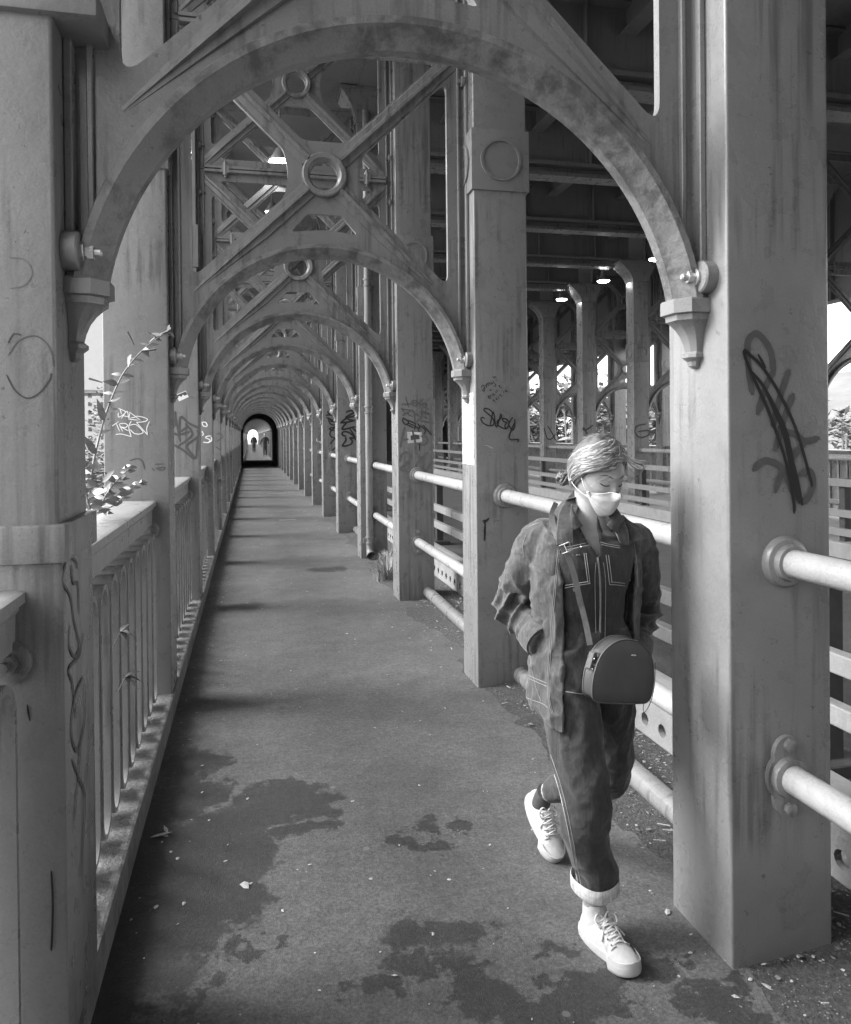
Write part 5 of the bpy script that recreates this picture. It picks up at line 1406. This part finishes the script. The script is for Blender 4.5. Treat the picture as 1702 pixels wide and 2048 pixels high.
for pth in ([(1120,1096),(1145,1092),(1184,1083)],[(1122,1101),(1147,1097),(1186,1088)],[(1201,1084),(1215,1088),(1240,1092)],[(1203,1089),(1217,1092),(1240,1096)],
            [(1157,1103),(1176,1101)],[(1211,1102),(1236,1105)],[(1211,1106),(1236,1109)],[(1172,1106),(1176,1135),(1180,1168)],[(1168,1106),(1172,1135),(1176,1166)],[(1130,1176),(1155,1171),(1180,1167)],[(1130,1171),(1153,1167),(1177,1163)],
            [(1212,1110),(1216,1140),(1219,1168)],[(1217,1110),(1221,1140),(1224,1164)],[(1219,1169),(1235,1170),(1250,1172)],[(1222,1164),(1236,1165),(1250,1167)],[(1132,1232),(1142,1232)],[(1130,1296),(1165,1305)],[(1130,1301),(1165,1310)],[(1130,1315),(1163,1322)],[(1132,1322),(1163,1329)]):
    P = drape(bs, pth)
    if len(P) > 2: mb.tube(P, .00105, 5)
link('stitching', mb.mesh('stitching', D_SEAM, 60), woman, kind='stuff')
mb = MB()
for pth, rd in (([(1196,1118),(1200,1160),(1201,1210),(1200,1275)], .0032), ([(1192,1125),(1190,1160),(1191,1220),(1192,1275)], .0012), ([(1207,1125),(1211,1160),(1211,1220),(1210,1275)], .0012)):
    P = drape(bs, pth)
    if len(P) > 2: mb.tube(P, rd, 6)
link('front_zip', mb.mesh('front_zip', D_SEAMD, 60), woman, kind='stuff')
P = drape(bs, [(1195,1114),(1196,1126)], .004)
if len(P) > 1:
    mb = MB(); mb.tube([P[0], P[-1]], [.004,.0028], 8); link('zip_pull', mb.mesh('zip_pull', CHROME, 60), woman)
mb = MB()
for x, y in ((1160,1094),(1156,1110)):
    P = drape(bs, [(x-4,y),(x,y),(x+4,y)], .004)
    if len(P) > 2: mb.tube(P, .0022, 6)
link('pocket_buckle', mb.mesh('pocket_buckle', CHROME, 60), woman, kind='stuff')
# suit collar points
def sheet(name, rows_, mat, thick=.003, par=None, nsub=6):
    """smooth cloth sheet through a grid of points"""
    R2 = [catmull([Vector(p) for p in r_], nsub) for r_ in rows_]; cols_ = list(zip(*R2)); cols_ = [catmull(list(c_), nsub) for c_ in cols_]
    n1, n2 = len(cols_), len(cols_[0]); vs = [cols_[i][j]+Vector((0,0,0)) for i in range(n1) for j in range(n2)]
    vs = [v_+Vector((0, wr(v_, 25, .004, 4), 0)) for v_ in vs]
    mb = MB(); mb.add(vs, [(i*n2+j, (i+1)*n2+j, (i+1)*n2+j+1, i*n2+j+1) for i in range(n1-1) for j in range(n2-1)])
    o = link(name, mb.mesh(name, mat, 60), par or woman); md = o.modifiers.new('t', 'SOLIDIFY'); md.thickness = thick; md.offset = 0
    return o
sheet('suit_collar', [[V3(1143,1008,2.31), V3(1152,1030,2.262), V3(1166,1052,2.238)], [V3(1140,1030,2.27), V3(1143,1046,2.242), V3(1143,1064,2.232)]], D_SUIT)
sheet('suit_collar', [[V3(1232,1018,2.30), V3(1222,1036,2.255), V3(1214,1050,2.235)], [V3(1250,1040,2.28), V3(1240,1052,2.246), V3(1236,1068,2.236)]], D_SUIT)

# ---- jacket
jk = MB()
def jring(z, cx, cy, a, b_, aR, aL, th=.010, n=56):
    """open hoop of cloth: from the right front edge round the back to the left front edge; angles measured from the front"""
    pts_o = []; pts_i = []
    for j in range(n+1):
        t = aR+(2*math.pi-aR-aL)*j/n           # clockwise seen from above, starting at her right front
        x = -math.sin(t); y = -math.cos(t)
        pts_o.append(Vector((cx+x*a, cy+y*b_, z))); pts_i.append(Vector((cx+x*(a-th), cy+y*(b_-th), z)))
    return pts_o+pts_i[::-1]
lev = [ # z, cx, cy, a, b, right edge angle, left edge angle
 (1.345,1.082,2.375,.070,.055,1.01,.95),(1.325,1.082,2.368,.092,.066,0.91,.92),(1.295,1.082,2.362,.128,.086,0.78,.90),(1.265,1.083,2.360,.165,.100,0.68,.86),(1.22,1.085,2.356,.184,.116,0.71,.86),(1.14,1.087,2.352,.188,.128,0.74,.92),
 (1.06,1.087,2.350,.184,.130,0.71,.95),(.98,1.085,2.350,.178,.130,.72,1.0),(.90,1.082,2.352,.180,.136,.74,1.05),(.82,1.078,2.354,.184,.142,.78,1.15),(.75,1.074,2.356,.187,.146,.80,1.2),(.700,1.072,2.358,.188,.148,.82,1.3)]
LV = catmull([Vector(l[:3]) for l in lev], 4); LA = catmull([Vector(l[3:6]) for l in lev], 4); LB_ = catmull([Vector((l[6],0,0)) for l in lev], 4)
rs = []
for (p_, q, s_) in zip(LV, LA, LB_):
    hem = max(0, (.76-p_.x)/.06)
    ring = jring(p_.x, p_.y, p_.z, q.x, q.y, q.z, s_.x)
    for v_ in ring:
        if v_.y < 2.35 and v_.x < 1.12: v_.y -= .055*max(0, min(1, (.90-p_.x)/.17))*min(1, (2.35-v_.y)/.08)
        if v_.y < 2.35: v_.z -= .035*min(1, hem)*max(0, (2.35-v_.y)/.14)       # the fronts hang lower
        else: v_.z += .02*min(1, hem)
    rs.append(ring)
jk.rings(rs)
shl = [(SHR, ELR, WRR), (SHL, ELL, WRL)]
for (sh, el, wr_), s in zip(shl, (-1, 1)):
    mid = sh.lerp(el, .5)+Vector((s*.012,0,0))
    limb(jk, [sh+Vector((0,-.01,.018)), sh.lerp(NECKB, .5)+Vector((0,.0,.018)), NECKB+Vector((s*.052,.022,.000))], [(.050,.050),(.050,.034),(.034,.024)], 20)
    limb(jk, [sh+Vector((-s*.055,0,.022)), sh+Vector((0,0,.0)), mid, el+Vector((s*.006,.006,.01)), el.lerp(wr_,.35), el.lerp(wr_,.75), wr_+(wr_-el).normalized()*.012],
         [(.054,.060),(.062,.068),(.062,.067),(.059,.062),(.056,.058),(.051,.053),(.047,.049)], 28)
def disp_k(co, n):
    a = wr(co, 6, .006, 5)+ridge(co, 8, .014, 2, (1.3,1.3,.8))+ridge(co, 19, .0065, 6)
    for el, sh, wq in ((ELR, SHR, WRR), (ELL, SHL, WRL)):
        ax = (wq-el).normalized(); t = (co-el).dot(ax); dd = (co-(el+ax*max(-.1, min(.2, t)))).length
        if dd < .10 and abs(co.x-1.085) > .155:
            w_ = max(0, 1-abs(t-.045)/.15)
            a += .0165*w_*(1-1.7*abs(math.sin(t*58+wr(co, 9, 3, 6)+(co.x+co.y)*14))**.8)
    if 1.2 < co.z: a += .004*math.sin((co.x*55+co.z*25)+wr(co, 7, 4, 1))*max(0, 1-abs(co.z-1.24)/.06)
    if co.z < 1.1 and abs(co.x-1.085) < .2: a += .004*math.sin(co.z*75+co.x*30+wr(co, 6, 5, 2))*max(0, 1-abs(co.z-.80)/.12)
    return a
jm = remesh(jk, 'jacket', D_JACKET, .0048, 3, disp_k)
jacket = link('jacket', jm, woman)
bk = raycast_builder([jacket])
# rolled cuffs
for el, wr_, s in ((ELR, WRR, -1), (ELL, WRL, 1)):
    d = (wr_-el).normalized(); c0 = el.lerp(wr_, .72); L = .055
    P = [c0+d*t for t in (-.004, 0, .012, L*.6, L, L+.006, L)]; rr_ = [(.052,.054),(.058,.060),(.0605,.0625),(.060,.062),(.0585,.0605),(.054,.056),(.046,.048)]
    mb = MB().rings(eloft(P, rr_, 30), True, False)
    link('jacket_cuff', mb.mesh('jacket_cuff', D_JACKET, 60), jacket)
# collar and facing with puckered edge
def casts(bvh, grid, lift, mat, name, par, thick=.004, pucker=0.0):
    """cloth strip laid over the garment below it, through a grid of sight lines"""
    rows2 = [catmull([Vector((x, y, 0)) for x, y in r_], 10) for r_ in grid]; out = []; m_ = 4
    for i in range(len(rows2[0])):
        line = []
        for j in range(m_+1):
            q = rows2[0][i].lerp(rows2[1][i], j/m_); d = (_f*CAM['f'] + _r*(q.x-CAM['cx']) - _u*(q.y-CAM['cy'])).normalized(); h = bvh.ray_cast(O_, d)
            line.append((h[0], d, h[1]) if h[0] is not None else None)
        out.append(line)
    last = None; P = []
    flat = [l for r_ in out for l in r_ if l]; 
    for line in out:
        deps = [(l[0]-O_).dot(l[1]) for l in line if l]; dm = sorted(deps)[len(deps)//2] if deps else last
        last = dm; 
        P.append([(O_+l[1]*min((l[0]-O_).dot(l[1]), dm+.012)-l[1]*lift) if l else None for l in line])
    for r_ in P:
        for j, p_ in enumerate(r_):
            if p_ is None:
                near = [q for q in r_ if q is not None]; r_[j] = near[-1].copy() if near else Vector((0,0,0))
    P = [[(P[max(i-1,0)][j]+P[i][j]*2+P[min(i+1,len(P)-1)][j])/4 for j in range(m_+1)] for i in range(len(P))]
    if pucker:
        for i, r_ in enumerate(P):
            for j in range(m_+1): r_[j] = r_[j]+Vector((0,-1,0))*pucker*math.sin(i*1.55+j*.3)*(.6+.4*math.sin(i*.31))
    mb = MB(); n2 = m_+1; mb.add([p_ for r_ in P for p_ in r_], [(i*n2+j, i*n2+j+1, (i+1)*n2+j+1, (i+1)*n2+j) for i in range(len(P)-1) for j in range(m_)])
    o = link(name, mb.mesh(name, mat, 60), par); md = o.modifiers.new('t', 'SOLIDIFY'); md.thickness = thick; md.offset = 0
    return o
sheet('jacket_collar', [[V3(1150,978,2.40), V3(1134,996,2.36), V3(1119,1024,2.302), V3(1113,1056,2.245), V3(1112,1092,2.214)], [V3(1158,988,2.385), V3(1146,1008,2.34), V3(1134,1034,2.283), V3(1129,1062,2.230), V3(1129,1090,2.208)], [V3(1162,998,2.37), V3(1155,1016,2.325), V3(1149,1040,2.268), V3(1146,1064,2.224), V3(1146,1086,2.208)]], D_JACKET, .005, jacket)
sheet('jacket_collar', [[V3(1212,990,2.385), V3(1226,1008,2.34), V3(1244,1034,2.295), V3(1256,1066,2.262), V3(1258,1090,2.25)], [V3(1208,998,2.37), V3(1218,1018,2.325), V3(1232,1044,2.28), V3(1243,1070,2.25), V3(1246,1088,2.243)], [V3(1206,1004,2.36), V3(1213,1024,2.315), V3(1224,1048,2.268), V3(1233,1068,2.245), V3(1237,1080,2.24)]], D_JACKET, .005, jacket)
D_PLK = denim('placket_denim', .044, .3)
mb = MB()
for pth in ([(1116,1100),(1110,1160),(1104,1230),(1099,1300),(1095,1360),(1097,1400),(1104,1428)],[(1119,1100),(1113,1160),(1107,1230),(1102,1300),(1098,1360),(1100,1400),(1107,1430)],[(1048,1345),(1060,1352),(1078,1360),(1093,1366)],[(1048,1352),(1062,1359),(1080,1367),(1094,1373)],[(1060,1310),(1064,1340),(1072,1375),(1082,1402)],[(1046,1392),(1062,1399),(1086,1408),(1096,1416)],
            [(1078,1045),(1060,1052),(1045,1064)],[(1052,1070),(1046,1090),(1048,1115)],[(1268,1085),(1274,1130),(1276,1175)],[(1252,1090),(1256,1150),(1254,1210),(1250,1260)]):
    P = drape(bk, pth, .0008)
    if len(P) > 2: mb.tube(P, .00115, 5)
link('jacket_seams', mb.mesh('jacket_seams', D_SEAMD, 60), jacket, kind='stuff')
mb = MB()
for x, y in ((1246,1142),(1262,1160)):
    P = drape(bk, [(x-1,y),(x,y),(x+1,y)], .003)
    if len(P) > 1: mb.lathe([(.006,0),(.006,-.003),(.003,-.005)], tuple(P[0]), 'y', 10)
link('jacket_button', mb.mesh('jacket_button', CHROME, 60), jacket)

# ---- shoes: low white canvas lace-ups
def shoe(name, M, side):
    t = link(name, None, woman)
    L, W = .262, .098
    def outline(k, e=0.0):
        """k 0 heel .. 1 toe -> half widths (inner, outer)"""
        w_ = W/2*(.62+.38*math.sin(math.pi*min(1, k*1.25+.12)) if k < .72 else 1.0*math.sqrt(max(0, 1-((k-.72)/.285)**2))*.985)
        if k < .12: w_ *= math.sqrt(max(0.02, 1-((.12-k)/.125)**2))*.55+.45
        return w_+e
    def section(k, z0, z1, e, nn=18):
        return
    ks = [0, .02, .05, .1, .18, .28, .4, .52, .64, .74, .82, .89, .94, .975, 1.0]
    sole = MB(); rs = []
    for z, e in ((0, -.003), (.002, .001), (.012, .003), (.026, .002), (.028, -.002)):
        ring = []
        for k in ks: ring.append((outline(k, e), -k*L, z))
        for k in reversed(ks): ring.append((-outline(k, e), -k*L, z))
        rs.append([M @ Vector((x+.004*math.sin(k_*0), y, z_+ (.012*max(0, (-y/L-.8)/.2)**2))) for k_, (x, y, z_) in enumerate(ring)])
    sole.rings(rs); link('sole', sole.mesh('sole', RUBBER, 50), t)
    up = MB(); rs = []
    tops = {0:.054,.02:.060,.05:.064,.1:.062,.18:.056,.28:.060,.4:.078,.52:.076,.64:.066,.74:.056,.82:.050,.89:.045,.94:.040,.975:.034,1.0:.026}
    for k in ks:
        w_ = outline(k, -.003); h_ = tops[k]; ring = []
        op = .8 if k < .30 else 1.0
        for j in range(17):
            a = math.pi*j/16; x = w_*math.cos(a); pw = .62 if k < .30 else .78
            z = .022+(h_-.022)*math.sin(a)**pw
            if k < .30: x = w_*(math.copysign(abs(math.cos(a))**.45, math.cos(a)))*(1-.16*math.sin(a))
            ring.append(M @ Vector((x, -k*L*.985-.002, z+.010*max(0,(k-.8)/.2)**2)))
        rs.append(ring)
    up.rings(rs); link('upper', up.mesh('upper', CANVAS, 60), t)
    tc = MB(); rs = []                        # rubber toe bumper
    for z, e in ((.026,.0015),(.040,.0),(.042,-.004)):
        ring = [(outline(k, e), -k*L) for k in ks if k >= .74]; ring += [(-x, y) for x, y in reversed(ring)]
        rs.append([M @ Vector((x, y, z+.012*max(0, (-y/L-.8)/.2)**2)) for x, y in ring])
    tc.rings(rs, False, False); link('toe_bumper', tc.mesh('toe_bumper', RUBBER, 50), t)
    lace = MB(); ey = MB()
    for i, k in enumerate((.40,.47,.54,.61,.68)):
        z = .086-.0*i-(k-.40)*.085; w_ = .026-.012*(k-.40)
        a, b_ = Vector((-w_, -k*L, z-.006)), Vector((w_, -(k+.012)*L, z-.006)); m_ = (a+b_)/2+Vector((0,0,.009))
        lace.tube(catmull([M @ a, M @ m_, M @ b_], 5), .0032, 6)
        if i < 4: lace.tube(catmull([M @ b_, M @ ((a+b_)/2+Vector((0,-.012,.008))), M @ Vector((-w_, -(k+.07)*L, z-.012))], 5), .0026, 6)
        for q in (a, b_): ey.lathe([(.0045,-.001),(.0045,.002),(.002,.002)], M @ (q+Vector((0,0,.001))), 'z', 8)
    for sx, ln in ((-1,.030),(1,.034)):      # bow
        lace.tube(catmull([M @ Vector((0,-.40*L,.088)), M @ Vector((sx*ln*.6,-.36*L,.100)), M @ Vector((sx*ln*1.15,-.40*L,.090)), M @ Vector((sx*ln*.9,-.47*L,.078)), M @ Vector((0,-.42*L,.086))], 5), .0030, 6)
        lace.tube(catmull([M @ Vector((0,-.40*L,.088)), M @ Vector((sx*ln*.7,-.50*L,.074)), M @ Vector((sx*ln*1.3,-.56*L,.052))], 5), .0028, 6)
    link('laces', lace.mesh('laces', CLOTH, 60), t); link('eyelet', ey.mesh('eyelets', CHROME, 60), t, kind='stuff')
    flap = MB(); rs = []                      # facing panels beside the laces
    for sx in (-1, 1):
        vs = []; 
        for k in (.36,.44,.52,.60,.68,.72):
            z = tops_at(tops, k)+.0015; w1, w2 = .016, .034
            for w_ in (w1, (w1+w2)/2, w2):
                W_ = outline(k, -.003); zz = .022+(z-.022)*math.sqrt(max(0, 1-(w_/W_)**2))**.78+.003; vs.append(M @ Vector((sx*w_, -k*L, zz)))
        flap.add(vs, [(3*i+j, 3*i+j+1, 3*i+j+4, 3*i+j+3) for i in range(5) for j in range(2)])
    o = link('lace_facing', flap.mesh('lace_facing', CANVAS, 60), t); md = o.modifiers.new('t', 'SOLIDIFY'); md.thickness = .0022; md.offset = 1
    return t
def tops_at(T, k):
    K = sorted(T); 
    for a, b_ in zip(K, K[1:]):
        if a <= k <= b_: return T[a]+(T[b_]-T[a])*(k-a)/(b_-a)
    return T[K[-1]]
toe = un(1262,1952,2,.0); heel = Vector((1.043, 2.272, 0))
ang = math.atan2(toe.x-heel.x, -(toe.y-heel.y))
MF = Matrix.Translation(heel) @ Matrix.Rotation(ang, 4, 'Z')
shoe('shoe', MF, 1)
shoe('shoe', MBk, -1)
# socks
sk = MB(); sk.rings([[ANR+Vector(((.036+e)*math.cos(a), (.043+e)*math.sin(a)-.004+oy, z)) for a in [2*math.pi*j/28 for j in range(28)]] for z, e, oy in ((-.03,.006,-.01),(.0,.002,-.004),(.028,-.001,0),(.034,-.0005,0),(.036,-.003,0))])
sock = link('sock', sk.mesh('sock', CANVAS, 60), woman)
mb = MB(); mb.tube([MBk @ Vector((0,-.062,.035)), MBk @ Vector((0,-.054,.085)), ANL], [.036,.034,.035], 24)
link('sock', mb.mesh('sock_rear', plain('dark_sock', .06, .9, .2, 60), 60), woman)

# ---- half-moon shoulder bag hanging at her left hip
BC = V3(1240,1338,2.135)
BM = Matrix.Translation(BC) @ Matrix.Rotation(R(8), 4, 'Z') @ Matrix.Rotation(R(9), 4, 'Y')
bag = thing('shoulder_bag', 'dark half-moon leather shoulder bag with buckled strap hanging in front of the walking woman', 'bag', (0,0,0))
W, H, T = .112, .097, .027
def bag_outline(s=1.0, k=48):
    pts = []
    ctrl = [(-.98,-.62),(-.86,-.94),(-.4,-1.0),(.4,-1.0),(.86,-.94),(.99,-.62),(.97,-.05),(.80,.52),(.42,.90),(0,1.0),(-.42,.90),(-.80,.52),(-.97,-.05)]
    P = [Vector((x*W*s, z*H*s, 0)) for x, z in ctrl]; n_ = len(P)
    for i in range(n_):
        p0, p1, p2, p3 = P[i-1], P[i], P[(i+1) % n_], P[(i+2) % n_]
        for j in range(4):
            t = j/4; pts.append(.5*((2*p1)+(p2-p0)*t+(2*p0-5*p1+4*p2-p3)*t*t+(3*p1-p0-3*p2+p3)*t**3))
    return pts
rs = []
for y, s in ((-T-.004,.0),(-T-.004,.55),(-T-.002,.93),(-T+.003,.985),(-T+.008,.985),(-.012,.965),(.012,.965),(T-.008,.985),(T-.003,.985),(T+.002,.93),(T+.004,.55),(T+.004,.0)):
    rs.append([BM @ Vector((p_.x*max(s,.01), y, p_.y*max(s,.01))) for p_ in bag_outline()])
bb = MB().rings(rs); link('bag_body', bb.mesh('bag_body', LEATH, 45), bag)
for y in (-T+.002, T-.002):
    mb = MB(); P = [BM @ Vector((p_.x*.995, y, p_.y*.995)) for p_ in bag_outline()]; mb.tube(P+[P[0]], .0022, 6); link('piping', mb.mesh('piping', LEATHL, 60), bag)
# strap: shoulder -> buckle -> tip -> bag
S = [V3(1112,1006,2.40), V3(1104,1030,2.335), V3(1108,1058,2.262), V3(1120,1085,2.222), V3(1134,1110,2.206), V3(1148,1150,2.195), V3(1160,1200,2.185), V3(1172,1250,2.165), V3(1180,1290,2.145)]
def band(mb, P, w_, th, k=8):
    P = catmull(P, k); rs = []
    for i, p_ in enumerate(P):
        d = (P[min(i+1,len(P)-1)]-P[max(i-1,0)]).normalized(); n = Vector((-.35,-.93,.05)); s = d.cross(n).normalized(); n = s.cross(d).normalized()
        rs.append([p_+s*w_*a+n*th*b_ for a, b_ in ((-.5,-.5),(.5,-.5),(.5,.5),(-.5,.5))])
    mb.rings(rs); return mb
link('strap', band(MB(), S, .0175, .003).mesh('strap', LEATHL, 30), bag)
link('strap_tongue', band(MB(), [q+Vector((-.001,-.0045,0)) for q in (V3(1134,1106,2.200), V3(1148,1150,2.191), V3(1158,1196,2.182), V3(1161,1210,2.180))], .0175, .003).mesh('strap_tongue', LEATHL, 30), bag)
Bq = V3(1131,1096,2.196); d = (S[5]-S[3]).normalized(); s = d.cross(Vector((-.35,-.93,0))).normalized()
mb = MB(); c4 = [Bq-s*.016-d*.013, Bq+s*.016-d*.013, Bq+s*.016+d*.013, Bq-s*.016+d*.013]; mb.tube(c4+[c4[0]], .0024, 8); mb.tube([Bq-d*.013+Vector((-.001,-.003,0)), Bq+d*.014+Vector((-.001,-.004,0))], .0017, 6)
link('buckle', mb.mesh('buckle', CHROME, 50), bag)
for q in (V3(1140,1112,2.196), V3(1153,1178,2.184)):
    mb = MB(); dd = d; mb.bar(q-s*.0115, q+s*.0115, .006, .009, dd); link('strap_loop', mb.mesh('strap_loop', LEATHL, 30), bag)
mb = MB()
for x, z in ((-.105,.030),(-.100,.012),(-.106,-.002),(-.092,.040)):
    for y in (-.014,.012): mb.lathe([(.0045,-.002),(.0045,.003),(.002,.005)], BM @ Vector((x-.006, y, z)), 'x', 10)
link('stud', mb.mesh('studs', CHROME, 50), bag, kind='stuff')
mb = MB(); mb.rings([[BM @ Vector(v_) for v_ in q] for q in ([(-.110,-.012,.045),(-.110,.012,.045),(-.100,.012,.052),(-.100,-.012,.052)], [(-.118,-.012,.0),(-.118,.012,.0),(-.112,.012,.0),(-.112,-.012,.0)])]); link('strap_tab', mb.mesh('strap_tab', LEATHL, 30), bag)
mb = MB(); mb.tube(catmull([BM @ Vector((.112,-.02,.03)), BM @ Vector((.120,-.02,-.04)), BM @ Vector((.112,-.02,-.095)), BM @ Vector((.092,-.02,-.125)), BM @ Vector((.086,-.02,-.085))], 6), .0011, 5); link('zip_cord', mb.mesh('zip_cord', LASH, 50), bag)
mb = MB(); mb.bar(BM @ Vector((.010,-T-.0055,.052)), BM @ Vector((.028,-T-.0055,.052)), .0008, .004); link('bag_emblem', mb.mesh('bag_emblem', CHROME, 50), bag)

# ---- two distant walkers beyond the stone passage
def small_person(label, px, py, H, stride, X=None, armout=.0, seed=0):
    q = un(px, py, 2, 0); t = thing('person', label, 'person', (q.x, q.y, 0)); rr = random.Random(seed); k = H/1.75
    def pt(x, y, z): return Vector((x*k, y*k, z*k))
    sk_ = MB(); sh = stride
    limb(sk_, [pt(0,0,1.48), pt(0,0,1.56), pt(0,-.01,1.62), pt(0,-.01,1.70), pt(0,0,1.745)], [(.05*k,.05*k),(.055*k,.06*k),(.075*k,.09*k),(.07*k,.085*k),(.02*k,.03*k)], 14)
    hnd = []
    for s in (-1, 1):
        limb(sk_, [pt(s*.19,0,1.40), pt(s*(.25+armout),.02,1.14), pt(s*(.24+armout),-.05*s,.90), pt(s*(.235+armout),-.07*s,.80)], [(.05*k,.05*k),(.042*k,.042*k),(.03*k,.03*k),(.036*k,.018*k)], 10)
        for f_ in range(4): a = pt(s*(.235+armout)+(f_-1.5)*.018, -.07*s, .80); limb(sk_, [a, a+pt(0,.005,-.04), a+pt(0,-.01,-.075)], [(.009*k,.009*k)]*2+[(.006*k,.006*k)], 6)
        a = pt(s*(.215+armout),-.09*s,.84); limb(sk_, [a, a+pt(-s*.01,-.02,-.04)], [(.011*k,.011*k),(.007*k,.007*k)], 6)
    limb(sk_, [pt(0,0,1.50), pt(0,0,1.42), pt(0,0,1.2), pt(0,0,1.0), pt(0,0,.88)], [(.07*k,.06*k),(.19*k,.10*k),(.16*k,.10*k),(.14*k,.09*k),(.15*k,.10*k)], 18)
    for s in (-1, 1): limb(sk_, [pt(s*.085,0,.90), pt(s*.09,s*sh*.4,.50), pt(s*.085,s*sh,.09)], [(.088*k,.09*k),(.062*k,.065*k),(.040*k,.045*k)], 12)
    link('body', remesh(sk_, 'walker_body', SKIN, .016, 1), t)
    c_ = MB(); limb(c_, [pt(0,0,1.51), pt(0,0,1.43), pt(0,0,1.2), pt(0,0,1.0), pt(0,0,.90)], [(.08*k,.07*k),(.215*k,.125*k),(.19*k,.125*k),(.18*k,.12*k),(.175*k,.12*k)], 18)
    for s in (-1, 1): limb(c_, [pt(s*.17,0,1.42), pt(s*(.25+armout),.02,1.14), pt(s*(.24+armout),-.045*s,.93)], [(.07*k,.07*k),(.06*k,.06*k),(.048*k,.048*k)], 12)
    link('jacket', remesh(c_, 'walker_jacket', WALKD, .018, 1), t)
    c_ = MB()
    for s in (-1, 1): limb(c_, [pt(s*.075,0,.98), pt(s*.09,s*sh*.35,.52), pt(s*.085,s*sh,.12)], [(.11*k,.11*k),(.082*k,.085*k),(.068*k,.07*k)], 12)
    link('trousers', remesh(c_, 'walker_trousers', WALKT, .018, 1), t)
    for s in (-1, 1):
        c_ = MB(); a = pt(s*.085, s*sh, .0); limb(c_, [a+pt(0,.09,.05), a+pt(0,.02,.06), a+pt(0,-.08,.045), a+pt(0,-.17,.03)], [(.03*k,.04*k),(.042*k,.05*k),(.045*k,.04*k),(.03*k,.025*k)], 10, (0,0,1)); link('shoe', c_.mesh('walker_shoe', WALKT, 60), t)
    c_ = MB(); limb(c_, [pt(0,.01,1.60), pt(0,.01,1.66), pt(0,.01,1.72), pt(0,.0,1.765)], [(.07*k,.08*k),(.083*k,.098*k),(.075*k,.09*k),(.02*k,.02*k)], 12); link('hair', c_.mesh('walker_hair', LASH, 60), t)
    return t
WALKD = plain('walker_dark', .03, .85, .2, 10); WALKT = plain('walker_trousers', .045, .85, .2, 10)
small_person('distant walker in dark clothes on the left, seen through the stone passage', 508, 905, 1.72, .05, None, .0, 1)
small_person('distant walker in dark open jacket on the right, nearer, seen through the stone passage', 530, 913, 1.76, .14, None, .05, 2)
